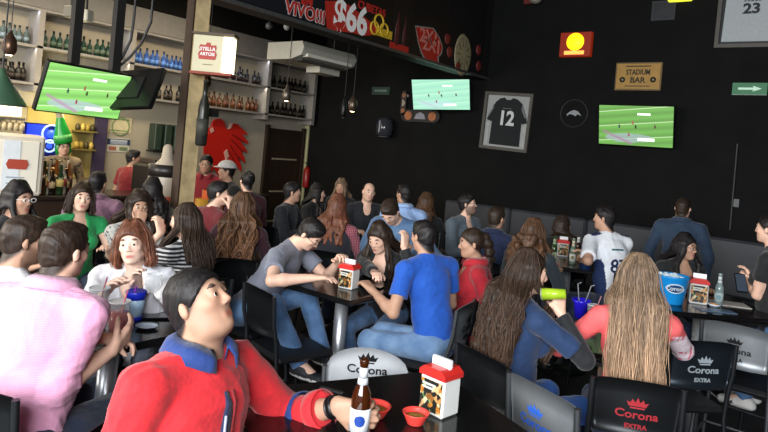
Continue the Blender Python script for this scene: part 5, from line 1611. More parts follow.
# dark wallet or phone case left of the bowls
p = on_t(332, 399)
t = thing('phone_case', 'black flip phone case lying open on the nearest table by the red sleeve', 'phone', p, radians(15))
MB().box((-.07, -.045, 0), (.07, .045, .012), bev=.004).build('case', mat('leather_black', '#0f1012', .3, amt=.1), t)
MB().box((-.065, .02, .0125), (.03, .04, .02), bev=.002).box((-.06, -.03, .0125), (-.02, -.01, .018), bev=.002).build('clasp', mat('clasp_steel', '#83878a', .25, metal=.9, amt=0), t)

# drinks on the left table
def clear_glass():
    g = mat('clear_glass_soft', '#e8edf0', .05, amt=0); g.node_tree.nodes['Principled BSDF'].inputs['Alpha'].default_value = .3; return g


def tumbler(label, p, fill, hgt=.15, r=.042, fl=.10, straw=None, cat='cup', name='plastic_cup'):
    t = thing(name, label, cat, p)
    g = mat('clear_plastic', '#e8ecf0', .1, amt=0); g.node_tree.nodes['Principled BSDF'].inputs['Alpha'].default_value = .16
    MB().lathe([(r * .8, 0), (r, hgt), (r * .97, hgt), (r * .77, .004), (0, .004)], n=26).build('cup', g, t)
    if fill: MB().lathe([(0, .006), (r * .75, .006), (r * (.78 + .16 * fl / hgt), fl), (0, fl)], n=26).build('drink', mat('drink_' + fill[1:], fill, .2, amt=.12, scale=30), t)
    MB().lathe([(r * .99, hgt - .003), (r * 1.03, hgt), (r * 1.0, hgt + .004), (r * .96, hgt)], n=26).build('rim', mat('rim_white', '#dfe3e8', .3, amt=0), t)
    if straw: MB().tube([(0, 0, .02), (r * .7, .0, hgt), (r * 1.2, 0, hgt + .06)], .0035, n=6).build('straw', mat('straw_' + straw[1:], straw, .4, amt=0), t)
    return t


tumbler('tall clear plastic cup of pink drink nearer the woman in white', on_t(97, 322), '#9c4a48', .155, .046, .09, '#b86a70')
tumbler('clear plastic cup of brighter red drink nearer the pink-shirted man', on_t(117, 335), '#c84848', .145, .046, .10, '#e07a86')
p = on_t(134, 320)
t = thing('beer_bucket_cup', 'blue and white printed beer cup with a purple straw on the left table', 'cup', p)
MB().lathe([(.034, 0), (.046, .135), (.044, .135), (.032, .004), (0, .004)], n=24).build('cup', mat('cup_lightblue', '#a9c8e4', .3, amt=.35, scale=14), t)
MB().lathe([(.0435, .100), (.048, .136), (.046, .138)], n=24).build('rim_band', mat('cup_blue', '#1c2fc0', .3, amt=0), t)
MB().lathe([(.0352, .0), (.0372, .02), (.036, .02)], n=24).build('base_band', mat('cup_blue', '#1c2fc0'), t)
MB().tube([(0, 0, .03), (.01, -.02, .12), (.045, -.03, .17)], .004, n=6).build('straw', mat('straw_purple', '#a83ac8', .4, amt=0), t)
p = on_t(152, 306)
t = thing('wine_glass', 'empty clear balloon glass on the left table behind the blue cup', 'glass', p)
MB().lathe([(.034, 0), (.032, .003), (.006, .008), (.005, .06), (.03, .08), (.045, .11), (.044, .14), (.036, .165), (.034, .165), (.042, .14), (.043, .11), (.028, .083), (0, .066)], n=26).build('glass', clear_glass(), t)
p = on_t(147, 328)
t = thing('saucer', 'small white oval dish at the edge of the left table', 'dish', p)
MB().lathe([(0, .003), (.03, .003), (.05, .012), (.052, .014), (.03, .0), (0, .0)], n=28).build('dish', mat('dish_white', '#cfdcec', .25, amt=0), t)
p = on_t(158, 318)
t = thing('phone', 'black phone lying on the left table beside the white dish', 'phone', p, radians(60))
MB().box((-.075, -.038, 0), (.075, .038, .009), bev=.003).build('body', mat('phone_black', '#0c0d10', .15, amt=0), t)
MB().box((-.068, -.033, .0092), (.068, .033, .0097)).build('screen', mat('phone_screen', '#232a36', .05, amt=0), t)
p = on_t(164, 309)
t = thing('menu_card', 'pale menu card lying flat on the left table behind the phone', 'card', p, radians(30))
MB().box((-.07, -.05, 0), (.07, .05, .003)).build('card', mat('card_pale', '#a7b0be', .4, amt=.1), t)
# middle table
p = on_t(372, 287)
t = thing('phone', 'dark phone lying on the middle table in front of the woman in black', 'phone', (p[0], p[1], TZ + .001), radians(20))
MB().box((-.075, -.038, 0), (.075, .038, .009), bev=.003).build('body', mat('phone_black', '#0c0d10'), t)
MB().box((-.068, -.033, .0092), (.068, .033, .0097)).build('screen', mat('phone_screen', '#232a36'), t)
# table of the woman in navy and woman in coral
p = on_t(580, 318)
t = thing('drink_bowl', 'deep blue plastic cup with two straws between the women in navy and coral', 'cup', p)
MB().lathe([(.03, 0), (.045, .09), (.06, .11), (.056, .11), (.04, .09), (.028, .005), (0, .005)], n=24).build('cup', mat('cup_cobalt', '#2b20d8', .25, amt=0), t)
for a in (-.3, .5): MB().tube([(0, 0, .03), (.03 * a * 2, 0, .12), (.05 * a * 2, .0, .20), (.05 * a * 2 + .02, 0, .21)], .0035, n=6).build('straw', mat('straw_grey', '#8a8f98', .4, amt=0), t)
p = on_t(592, 322); tumbler('clear tumbler with a pink drink by the coral sleeve', p, '#b06a72', .10, .034, .05, '#c08a90', name='tumbler', cat='glass')
p = on_t(556, 338); beer_bottle('small dark beer bottle with white cap foil by the elbow of the woman in navy', p, '#241410', '#d8dadc', '#8a3030', '#5a1a1a')
# table of the man in jersey
for (px_, g, n_, l_, lab) in (((553, 262), '#2c4a2a', '#9ab08a', '#b8c0a0', 'green beer bottle at the left of the far table group before the jersey man'), ((572, 264), '#6a7a6a', '#c8c0a8', '#d8d8d0', 'clear glass beer bottle with pale cap in the middle of the far table group'), ((577, 259), '#3a2410', '#e0e0d8', '#c8c0b0', 'brown beer bottle just right of the clear one on the far table')):
    beer_bottle(lab, on_t(*px_), g, n_, l_, '#7a7a50')
p = on_t(584, 258)
t = thing('gift_bag', 'crumpled bright blue plastic bag on the far table before the jersey man', 'bag', p)
F_ = Field(); F_.add(ell((0, 0, .06), (.075, .06, .065))); F_.add(ell((.03, 0, .12), (.04, .035, .035)))
sdf_obj('bag', F_.build(.008), mat('bag_blue', '#2f62b8', .4, amt=.25, scale=20), t, fold=.01)
p = on_t(553, 268); salsa_bowl('small red salsa dish on the far table before the jersey man', p, .05)
# ice bucket on the right table
p = on_t(670, 303)
t = thing('ice_bucket', 'bright blue ice bucket with oval white logo and ice on the right table', 'bucket', p)
MB().lathe([(.078, 0), (.082, .01), (.112, .185), (.118, .195), (.112, .2), (.106, .19), (.076, .012), (0, .012)], n=36).build('bucket', mat('bucket_blue', '#1787cf', .3, amt=.06, scale=5), t)
a = facing_cam(p, 14)
m_ = MB(); k = 14
for (rad_, sx_, sz_, z0, nm, cc) in ((.0022, .55, .034, .13, 'logo_oval', '#c6d3dc'), (.0032, .46, .026, .13, 'logo_inner', '#16406e')):
    m_ = MB(); vs = [((.094 + .112 * 0 + (z - 0) * .16 + rad_ - .004) * sin(q), -((.094) + (z) * .16 + rad_ - .004) * cos(q), z) for s_ in (-1, 1) for q in np.linspace(-sx_, sx_, k) for z in [z0 - .01 + sz_ * s_ * math.sqrt(max(0, 1 - (q / sx_) ** 2))]]
    m_.add(vs, [(i, i + 1, k + i + 1, k + i) for i in range(k - 1)]); o = m_.build(nm, mat('logo_' + cc[1:], cc, .4, amt=0), t); o.rotation_euler = (0, 0, a)
vs, fs = text_mesh('Corona', .040, .001, .0015)
o = MB().add([((.094 + (z + .12) * .16 + .0012) * sin(x / .11), -(.094 + (z + .12) * .16 + .0012) * cos(x / .11), z + .12) for x, y, z in vs], fs).build('lettering', mat('logo_white', '#e8eef2', .4, amt=0), t); o.rotation_euler = (0, 0, a)
ic = MB(); r2 = np.random.default_rng(3)
for i in range(40):
    an_ = r2.uniform(0, 2 * pi); rr = r2.uniform(0, .085); M_ = Matrix.Translation((rr * cos(an_), rr * sin(an_), .175 + r2.uniform(0, .02))) @ Matrix.Rotation(r2.uniform(0, 3), 4, V(*r2.normal(size=3)).tolist())
    ic.box((-.013,) * 3, (.013,) * 3, M=M_, bev=.003)
o = ic.build('ice', mat('ice_white', '#cfe0e8', .2, amt=.05), t); o['kind'] = 'stuff'
p = on_t(718, 305); beer_bottle('clear pale glass bottle standing right of the white napkins on the right table', p, '#7a8a8a', '#b8c0c0', '#a8b8b4', '#6a8a94', sc=.95)
for (px_, lab, cc, w_, d_, an) in (((728, 304), 'open white leaflet lying on the right table by the blue jeans', '#c9c3bc', .13, .09, 25), ((716, 311), 'flat blue-grey plate of cutlery on the right table edge', '#5a7088', .12, .05, 35)):
    p = on_t(*px_); t = thing('leaflet', lab, 'leaflet', p, radians(an)); MB().box((-w_, -d_, 0), (w_, d_, .004)).build('sheet', mat('leaflet_' + cc[1:], cc, .3, amt=.1), t)
p = on_t(714, 307); t = thing('lime_dish', 'small dish of orange snacks at the foot of the clear bottle', 'dish', p)
MB().lathe([(0, .005), (.03, .005), (.045, .02), (.043, .022), (.028, .0), (0, 0)], n=20).build('dish', mat('dish_white', '#cfdcec'), t); o = MB().lathe([(.03, .012), (.033, .02), (0, .026)], n=14).build('snacks', mat('snack_orange', '#d08a3a', .6, amt=.5, scale=80), t); o['kind'] = 'stuff'
# ------------------------------------------------------------------ clothes
C = cloth
denim = C('denim_blue', '#5b7ea8', '#3f5f86', 'denim'); denim_l = C('denim_light', '#7f9dc0', '#5a7ba3', 'denim'); denim_d = C('denim_dark', '#27344f', '#1b2438', 'denim')
blk = C('black_cloth', '#17181b', '#0f1012'); navy = C('navy_cloth', '#1c2433', '#131926')
sandal = mat('shoe_white', '#d8d6d2', .6)

# 1 man in the red jacket ------------------------------------------------------
P1 = person('the man in the red jacket', (200, 303, 1.84), 132, 120, hp=33, hr=-4, lean=4, side=-4, bulk=1.16, skin='tan', hair='crop', hc='black', s=1.04,
            top='jacket', topm=C('jacket_red', '#d8242c', '#c01c26'), collar=C('jacket_collar_navy', '#1c3a7a'), pants=denim_d, h=.0062,
            lh=('w', *(V(*BB[:2], TZ + .075) - V(*(unit(V(1, .14, 0)) * .085)))), le=(-.6, .3, -.7), lcurl=.75, lfd=('w', .95, .28, -.08), ln=('w', -.30, 1, .0), rh=('l', .20, .22, .06), re=(.35, -.4, -1), sleeve=1.72, hem=-.08, beard=.12, seat=.64)
I = P1
# sleeve stripe, cuff and bracelets on his left arm
el, wr = I['arms'][-1]
ax_ = unit(wr - el)
def ring_band(name, c, d, r, w, m, parent, n=22):
    d = unit(d); u = unit(np.cross(d, (0.1, .2, 1))); v = np.cross(d, u); mb = MB()
    vs = []
    for j in range(n):
        a = 2 * pi * j / n; o = cos(a) * u + sin(a) * v
        for rr, dd in ((r, -w / 2), (r + .004, -w / 2 + .003), (r + .004, w / 2 - .003), (r, w / 2)): vs.append(c + o * rr + d * dd)
    fs = [(j * 4 + i, j * 4 + i + 1, ((j + 1) % n) * 4 + i + 1, ((j + 1) % n) * 4 + i) for j in range(n) for i in range(3)]
    return mb.add(vs, fs, 0, True).build(name, m, parent)
ring_band('sleeve_stripe', el + (wr - el) * .30, ax_, .0655, .050, C('jacket_collar_navy', '#1c3a7a'), I['root'])
ring_band('rolled_cuff', el + (wr - el) * .66, ax_, .0595, .05, C('jacket_red', '#d8242c'), I['root'])
ring_band('bracelet', el + (wr - el) * .955, ax_, .0315, .022, mat('bracelet_black', '#0e0e10', .4, amt=0), I['root'])
ring_band('bracelet', el + (wr - el) * .90, ax_, .0335, .008, mat('bracelet_black', '#0e0e10'), I['root'])
# jacket front: open placket showing a navy and white lining
T_ = P1['T']; Rt_ = P1['Rt']
def on_front(I_, name, xz, w0, m, th=.004, off=.002):
    T_ = I_['T']; R_ = I_['Rt']; vs = []
    for x, z, w_ in xz:
        for xx in (x - w_ * w0, x + w_ * w0):
            h_ = surf(I_['top'], T_(xx, .6, z), R_ @ V(0, -1, 0))
            vs.append((h_ if h_ is not None else T_(xx, .13, z)) + R_ @ V(0, off, 0))
    n = len(xz)
    o = MB().add(vs, [(2 * i, 2 * i + 2, 2 * i + 3, 2 * i + 1) for i in range(n - 1)], 0, True).build(name, m, I_['root'])
    md = o.modifiers.new('s', 'SOLIDIFY'); md.thickness = th; md.offset = 0
zs = np.linspace(.43, .0, 16)
on_front(P1, 'open_placket', [(.012 - .02 * i / 15, z, .5 + 1.2 * sin(pi * min(1, i / 9)) if i < 9 else .5) for i, z in enumerate(zs)], .014, C('jacket_lining_navy', '#232c4c'), off=.001)
on_front(P1, 'placket_lining', [(.020 - .02 * i / 15, z, 1) for i, z in enumerate(zs[2:12])], .004, C('lining_white', '#b8c0d8'), off=.005)
on_front(P1, 'zip', [(-.012 - .01 * i / 15, z, 1) for i, z in enumerate(zs)], .0035, C('zip_red', '#8e141c'), off=.005)

# 2 man in the pink shirt ------------------------------------------------------
P2 = person('the man in the pink shirt', (66, 250, 2.38), 38, 50, hp=-4, lean=14, side=0, lf=40, bulk=1.05, skin='light', hair='short', hc='dark',
            top='rolled', topm=C('pink_shirt', '#dba0bd', '#d091b0', 'stripe', 60), collar=C('pink_collar', '#dba3bf'), pants=denim_d, h=.0068, sleeve=1.30,
            rh=(112, 350, 2.42), re=('w', -.1, -.4, -1), lh=(101, 338, 2.48), le=('w', -.8, -.2, -.6), rcurl=.35, lcurl=.5, rf=('w', -.2, .8, .55), rn=('w', -.8, -.3, .3), lfd=('w', .2, .6, -.1), ln=('w', 0, 0, -1), hem=-.07)
# 3 bearded man in white
P3 = person('the bearded man in white', (26, 240, 2.75), 62, 80, tuck=.15, hp=-4, lean=12, skin='tan', hair='short', hc='dark', top='tee', topm=C('white_tee', '#e6e6ea'), beard=.6, pants=denim_d, h=.0085, rh=('l', .1, .34, .25), lh=('l', -.12, .36, .26))
# 4 woman in white
P4 = person('the woman in the white jacket', (133, 243, 3.25), 184, 196, hp=3, hr=8, lean=20, sex='f', skin='fair', hair='bob', hc='reddish', hl=.22, top='shirt', sleeve=1.75, topm=C('white_jacket', '#efeff2', '#e0e2ea'), h=.0078, neckcut=.11, tuck=.15,
            rh=(106, 292, 2.98), lh=(137, 288, 3.0), rn=('w', 1, .3, .4), lcurl=.6, lfd=('w', .2, -.3, 1), ln=('w', .6, .2, 0), seat=.60)
# 5..
P5 = person('the woman in white glasses', (19, 199, 3.7), 130, 135, lf=165, tuck=.25, sex='f', skin='tan', hair='long', hc='black', hl=.35, top='long', topm=blk, glasses='white', h=.0098)
P6 = person('the woman in the green top', (82, 198, 4.35), 168, 170, tuck=.25, hp=6, hr=-5, sex='f', skin='light', hair='bob', hc='dark', hl=.3, top='tee', sleeve=.30, topm=C('green_top', '#1f9a52', '#18854a'), neckcut=.06, h=.0088)
P7 = person('the man in the mauve shirt', (98, 183, 5.2), 12, 25, skin='tan', hair='short', hc='black', top='shirt', topm=C('mauve_shirt', '#8d6678', '#7d5a70'), h=.0125, bulk=1.1, collar=C('mauve_shirt', '#8d6678'))
P8 = person('the woman in the patterned top', (139, 206, 4.25), 150, 165, lf=195, tuck=.22, hp=-3, sex='f', skin='tan', hair='long', hc='dark', hl=.22, top='tee', sleeve=.45, topm=C('patterned_top', '#34363e', '#b4b2ac', 'floral', 45), h=.0092, rh=(141, 217, 3.98), re=('l', .2, .3, -1) if False else (.4, .3, -1), rcurl=.8, rn=('w', -.8, .6, 0), rfd=None) if False else \
     person('the woman in the patterned top', (139, 206, 4.25), 150, 165, lf=195, tuck=.22, hp=-3, sex='f', skin='tan', hair='long', hc='dark', hl=.22, top='tee', sleeve=.45, topm=C('patterned_top', '#34363e', '#b4b2ac', 'floral', 45), h=.0092, rh=(141, 224, 4.05), re=(.4, .3, -1), rcurl=.8, rf=(0, .1, 1), rn=(-.3, -1, 0))
P9 = person('the woman in the striped top', (184, 221, 3.75), 312, 290, hp=-2, sex='f', skin='light', hair='long', hc='dark', hl=.30, wave=.002, top='tee', sleeve=.5, topm=C('striped_top', '#15161a', '#c8c8cc', 'stripe', 13), h=.0085, lh=(161, 233, 3.7), le=(-.5, .3, -1), lf=345, tuck=.22, lcurl=.6, lfd=(0, .3, 1), rh=('l', .1, .3, .25))
P10 = person('the man in the maroon jersey', (219, 193, 5.0), 60, 88, lf=20, tuck=.25, skin='light', hair='short', hc='black', top='tee', sleeve=.7, topm=C('maroon_jersey', '#6e1620', '#58101a'), h=.0092, lean=8, rh=(231, 208, 4.95), re=(.4, .1, -1), rcurl=.7, rf=('w', -.4, .3, 1), rn=(-1, 0, 0))
ring_band('white_armband', P10['arms'][1][0] * .55 + P10['T'](.19, 0, .43) * .45, P10['arms'][1][0] - P10['T'](.19, 0, .43), .066, .035, mat('band_white', '#c9c9c9', .7), P10['root'])
ring_band('black_armband', P10['arms'][1][0] * .35 + P10['T'](.19, 0, .43) * .65, P10['arms'][1][0] - P10['T'](.19, 0, .43), .067, .05, blk, P10['root'])
P11 = person('the woman with long wavy highlighted hair', (243, 207, 4.5), 8, 25, tuck=.25, sex='f', skin='tan', hair='long', hc='brown', hl=.46, wave=.014, top='long', topm=C('plum_top', '#3a1420', '#2c0e18'), h=.0085)
P12 = person('the bartender in a red polo', (134, 158, 8.2), 60, 85, stand=True, skin='tan', hair='short', hc='black', top='tee', topm=C('bar_red_polo', '#7c1019', '#6c0c14'), h=.0125, lean=4)
P13 = person('the waiter in red with dark glasses', (206, 164, 7.1), 185, 190, stand=True, skin='tan', hair='short', hc='black', glasses='black', beard=.3, top='tee', topm=C('waiter_red', '#8e1a24', '#7c1620'), collar=C('waiter_red', '#8e1a24'), h=.0125)
P14 = person('the seated man in a white cap', (226, 171, 6.5), 250, 260, skin='tan', hair='crop', hc='black', top='tee', topm=blk, h=.0125, headz=None)
k = MB(); H_ = P14['H']
kk = Field(); kk.add(clipped(ell(H_(0, -.012, .035), V(.088, .110, .096), P14['Rh']), H_(0, 0, .045), P14['Rh'] @ V(0, 0, -1)), .003); kk.add(rc(H_(-.03, .10, .05), H_(.03, .10, .05), .03, .03, P14['Rh'], (1.4, 1.8, .25)), .005)
sdf_obj('cap', kk.build(.008), C('cap_white', '#c8c4c0'), P14['root'])
P14b = person('the person with dark hair tied up below the eagle', (247, 181, 6.0), 330, 335, sex='f', skin='light', hair='bun', hc='black', top='long', topm=C('maroon_dark', '#42141e'), h=.0125)
P14c = person('the dark-haired woman behind the patterned top', (152, 190, 5.2), 350, 345, sex='f', skin='tan', hair='long', hc='black', hl=.35, top='long', topm=C('dull_grey_top', '#5b5850'), h=.0125)
P16 = person('the man in a dark shirt by the brown door', (293, 192, 6.1), 110, 88, hp=2, skin='tan', hair='short', hc='black', top='shirt', topm=C('dark_shirt', '#10141f', '#0c0f18'), h=.0115)
P17 = person('the woman in black facing along the wall', (318, 193, 6.9), 120, 92, sex='f', skin='light', hair='long', hc='black', hl=.35, top='long', topm=blk, h=.012)
P18 = person('the brown-haired woman in a checked shirt', (338, 207, 5.1), 18, 20, sex='f', skin='light', hair='long', hc='reddish', hl=.32, wave=.006, top='long', topm=C('checked_shirt', '#7e2436', '#c8929a', 'plaid', 22), h=.0105)
vf = Field(); 
T8 = P18['T']
for prim in (ell(T8(0, 0, .12), V(.163, .135, .24), P18['Rt']), ell(T8(0, 0, .34), V(.168, .137, .17), P18['Rt'])): vf.add(prim, .05)
vf.cut(plane(T8(0, 0, -.05), (0, 0, -1)))
sdf_obj('waistcoat', vf.build(.012), C('waistcoat_grey', '#2b2c33', '#202128'), P18['root'], fold=.004)
P19 = person('the fair-haired woman behind the checked shirt', (341, 187, 7.7), 200, 195, sex='f', skin='tan', hair='long', hc='light', hl=.25, top='long', topm=blk, h=.0125)
P20 = person('the bald smiling man in a dark jacket', (369, 192, 6.5), 168, 165, tuck=.2, hr=-6, skin='light', hair='bald', hc='dark', top='jacket', topm=C('dark_jacket', '#16181f', '#101218'), h=.0105, beard=.1, neckcut=.06)
P21 = person('the man in the light blue shirt', (404, 194, 6.0), 350, 318, tuck=.2, skin='tan', hair='short', hc='black', top='shirt', topm=C('light_blue_shirt', '#9db9e2', '#88a6d4'), collar=C('light_blue_shirt', '#9db9e2'), h=.0108, bulk=1.08)
P22 = person('the woman with brown hair behind the light blue shirt', (427, 203, 6.4), 20, 40, sex='f', skin='tan', hair='long', hc='brown', hl=.34, top='long', topm=blk, h=.0125)
P23 = person('the man in the grey tee', (311, 234, 3.85), 112, 118, hp=-42, hr=6, lean=34, side=0, lf=128, skin='light', hair='short', hc='black', top='tee', topm=C('grey_tee', '#7b7f8c', '#6d7280'), pants=denim, h=.0078, glasses='black',
             rh=(312, 278, 3.5), re=(.9, -.5, -.4), rcurl=.35, lh=(338, 262, 3.85), le=(-.5, .2, -1), lcurl=.7, shoe=mat('shoe_dark', '#1b1d22', .6), feet=[(300, 364, 3.55), (322, 352, 3.75)], knees=[(.25, 1, .5), (-.2, 1, .4)], headz=None)
P24 = person('the woman in black looking down', (379, 238, 4.15), 205, 212, hp=-22, lean=20, sex='f', skin='light', hair='long', hc='dark', hl=.34, top='long', topm=blk, h=.0082, lh=(404, 247, 3.98), le=(-.6, .2, -1), lcurl=.6, lfd=('w', -.1, .2, 1), ln=('w', -.6, .1, 0), rh=(376, 275, 3.75), neckcut=.10, pants=denim, seat=.62, tuck=.2)
P24b = person('the stooping person in a denim jacket', (390, 212, 4.7), 205, 205, tuck=.2, hp=-50, lean=38, skin='light', hair='short', hc='dark', top='jacket', topm=C('denim_jacket', '#5f7fa2', '#47658a', 'denim'), h=.0115, bulk=1.05)
P25 = person('the man in the royal blue tee', (423, 236, 3.74), 322, 318, hp=-6, lean=16, side=-2, lf=290, bulk=.96, skin='tan', hair='short', hc='black', top='tee', topm=C('royal_blue_tee', '#1656b8', '#1049a2'), pants=denim_l, h=.0078, s=.98, seat=.66,
             lh=(372, 290, 3.65), le=('w', .3, -.5, -1), rh=('l', .10, .32, .28), feet=[None, ('w', -2.62, 2.92, .3) if False else None], shoe=sandal, lcurl=.5)
P26 = person('the woman in the red polo with a curly ponytail', (471, 243, 4.1), 262, 258, lf=325, tuck=.2, hp=-6, lean=4, sex='f', skin='tan', hair='pony', hc='dark', hl=.22, top='tee', sleeve=.75, topm=C('red_polo', '#b81c2c', '#a01826'), collar=C('red_polo', '#b81c2c'), h=.0082, pants=blk, bulk=1.08, seat=.62,
             rh=('l', .12, .3, .14), lh=(479, 296, 4.0), le=(-.9, -.3, -.5))
P27 = person('the man in glasses and grey suit jacket', (468, 204, 5.9), 130, 100, lf=200, tuck=.25, hp=10, skin='light', hair='short', hc='black', beard=.7, glasses='black', top='jacket', topm=C('suit_grey', '#57636c', '#4a555e'), h=.0108, neckcut=.05)
P28 = person('the man in the navy jacket facing away', (497, 218, 5.3), 20, 38, skin='tan', hair='short', hc='dark', top='jacket', topm=C('navy_jacket', '#17264a', '#101c38'), h=.0112, collar=C('navy_jacket', '#17264a'))
P29 = person('the woman with curly blonde-brown hair', (534, 233, 4.7), 20, 30, sex='f', skin='tan', hair='curly', hc='brown', hl=.30, wave=.016, top='long', topm=C('teal_top', '#28343a'), h=.0088)
P30 = person('the dark-haired woman behind the far table', (563, 226, 6.3), 335, 60, sex='f', skin='tan', hair='long', hc='dark', hl=.26, top='long', topm=blk, h=.0115)
def jersey_col(Q):
    c = np.tile(np.array([.80, .82, .86]), (len(Q), 1))
    sh_ = (np.abs(Q[:, 0]) > .10) & (np.abs(Q[:, 0]) < .20) & (Q[:, 2] > .43) & (Q[:, 1] > -.06) | ((np.abs(Q[:, 0]) > .115) & (Q[:, 2] < .30) & (np.abs(Q[:, 0]) < .20) & (Q[:, 1] > -.07))
    c[sh_] = (.02, .035, .10)
    return c
P31 = person('the man in the white and navy jersey', (604, 218, 5.1), 322, 283, lean=18, skin='tan', hair='short', hc='black', top='tee', sleeve=.8, colfn_top=jersey_col, h=.0088, bulk=1.06, lh=(583, 258, 5.0), rh=(590, 256, 5.2))
for (tx, sz, z, w_) in (('BRADY' if False else 'SOMMER' if False else '', .05, .40, 1),): pass
def on_back(I_, txt, size, z, m, name, x0=0):
    vs, fs = text_mesh(txt, size, .002, .003); Rt2 = I_['Rt']; out = []
    for x, y, z_ in vs:
        p = I_['T'](x + x0, -.5, z + z_ * .9); h_ = surf(I_['top'], p, Rt2 @ V(0, 1, 0))
        out.append((h_ if h_ is not None else I_['T'](x, -.14, z + z_ * .9)) + Rt2 @ V(0, y - .003, 0))
    MB().add(out, fs).build(name, m, I_['root'])
on_back(P31, '87', .15, .24, C('navy_print', '#16264e'), 'number'); on_back(P31, '----', .09, .37, C('teal_print', '#2f6a72'), 'name_strip')
P32 = person('the standing man in a dark denim shirt', (683, 208, 6.2), 3, 12, stand=True, skin='light', hair='crop', hc='dark', top='shirt', topm=C('dark_denim_shirt', '#263a52', '#1d2e44', 'denim'), collar=C('dark_denim_collar', '#263a52'), h=.0108, bulk=1.05, s=.96)
P33 = person('the woman in black with glasses and straight black hair', (686, 247, 4.85), 150, 118, sex='f', skin='tan', hair='long', hc='black', hl=.36, wave=.002, top='long', topm=blk, glasses='black', h=.0088, neckcut=.10, lh=('l', -.12, .3, .24))
P34 = person('the woman in navy with long wavy dark hair', (530, 272, 3.02), 50, 78, hp=-3, lean=5, sex='f', skin='light', hair='long', hc='dark', hl=.44, wave=.009, top='tee', sleeve=.75, topm=C('navy_tee', '#17345c', '#122a4c'), pants=C('denim_mid', '#2c5aa0', '#214682', 'denim'), h=.0068, lf=45, s=.93,
             rh=(560, 312, 2.92), re=('w', .35, -.4, -1), rcurl=.75, rf=('w', -.3, .3, 1), rn=('w', -.7, .7, .1), lh=('w', -1.45, 3.2, 1.05), seat=.64)
# dark long sleeves worn under her tee
for sd in (1, -1):
    us = Field(); el, wr = P34['arms'][sd]; us.add(clipped(rc(el * .75 + P34['T'](sd * .165, 0, .432) * .25, el, .052, .052), (0, 0, 0), (0, 0, 0.0001)) if False else rc(el * .85 + P34['T'](sd * .165, 0, .432) * .15, el, .046, .046), .01); us.add(clipped(rc(el, wr, .047, .035), el + (wr - el) * .93, wr - el), .01)
    sdf_obj('undersleeve', us.build(.007), C('black_sleeve', '#16181d'), P34['root'], fold=.003)
def coral_col(Q):
    c = np.tile(np.array([.78, .13, .13]), (len(Q), 1))
    m_ = (Q[:, 0] > .17) & (Q[:, 2] < .40)
    n_ = fold_noise(Q * 1.5, 3)
    c[m_] = (.75, .62, .66); c[m_ & (n_ > .25)] = (.75, .12, .20)
    return c
P35 = person('the woman in the coral sweater with waist-long fair hair', (637, 277, 2.95), 352, 350, hp=-4, lean=5, lf=350, sex='f', skin='light', hair='long', hc='light', hl=.54, wave=.003, top='long', colfn_top=coral_col, h=.0068, s=.93, lh=('w', -1.12, 3.22, 1.06), le=('w', -.9, -.5, -1), rh=('w', -.72, 3.55, 1.06), re=('w', .9, -.5, -1), seat=.64, pants=denim_d, sleeve=1.7)
P36 = person('the person in black with a phone at the right edge', (769, 229, 4.2), 285, 290, sex='f', skin='light', hair='bun', hc='black', top='tee', sleeve=.55, topm=blk, pants=denim, shoe=sandal, h=.0088, rh=(752, 281, 4.2), lh=(748, 277, 4.35), rcurl=.5, lcurl=.6, rf=('w', -.4, 0, .9), feet=[(746, 398, 4.2), (752, 392, 4.45)], knees=[(0, 1, .5), (0, 1, .5)], seat=.68)
# barman wearing a tall green bottle hat
P15 = person('the barman wearing a tall green bottle-shaped hat', (64, 147, 7.9), 165, 168, stand=True, skin='light', hair='crop', hc='dark', top='long', topm=C('apron_brown', '#4a3c2c', '#8a7a60', 'floral', 22), h=.0115, s=.95, glasses='black')
H_ = P15['H']; R_ = P15['Rh']
hb_ = MB().lathe([(.095, .03), (.108, .04), (.110, .08), (.100, .15), (.065, .27), (.045, .36), (.040, .50), (.046, .51), (.046, .54), (0, .54)], n=24, ms=[0, 0, 0, 0, 0, 1, 1, 1, 1])
Mh = Matrix.Rotation(radians(12), 4, 'Y'); Mh.translation = Vector(H_(0, -.01, .02)); hb_.xf(Mh); hb_.build('bottle_hat', [mat('hat_green', '#1d8a34', .25, amt=.08), mat('hat_foil', '#8a8468', .4)], P15['root'])
hb_ = MB().lathe([(.1095, .085), (.1105, .085), (.103, .14), (.101, .14)], n=24).xf(Mh).build('hat_label', mat('hat_label', '#5fb25e', .4, amt=.3, scale=30), P15['root'])
hd_ = Field(); hd_.add(ell(H_(0, -.05, -.02), V(.10, .06, .13), R_)); sdf_obj('hood', hd_.build(.012), mat('hat_green', '#1d8a34'), P15['root'])

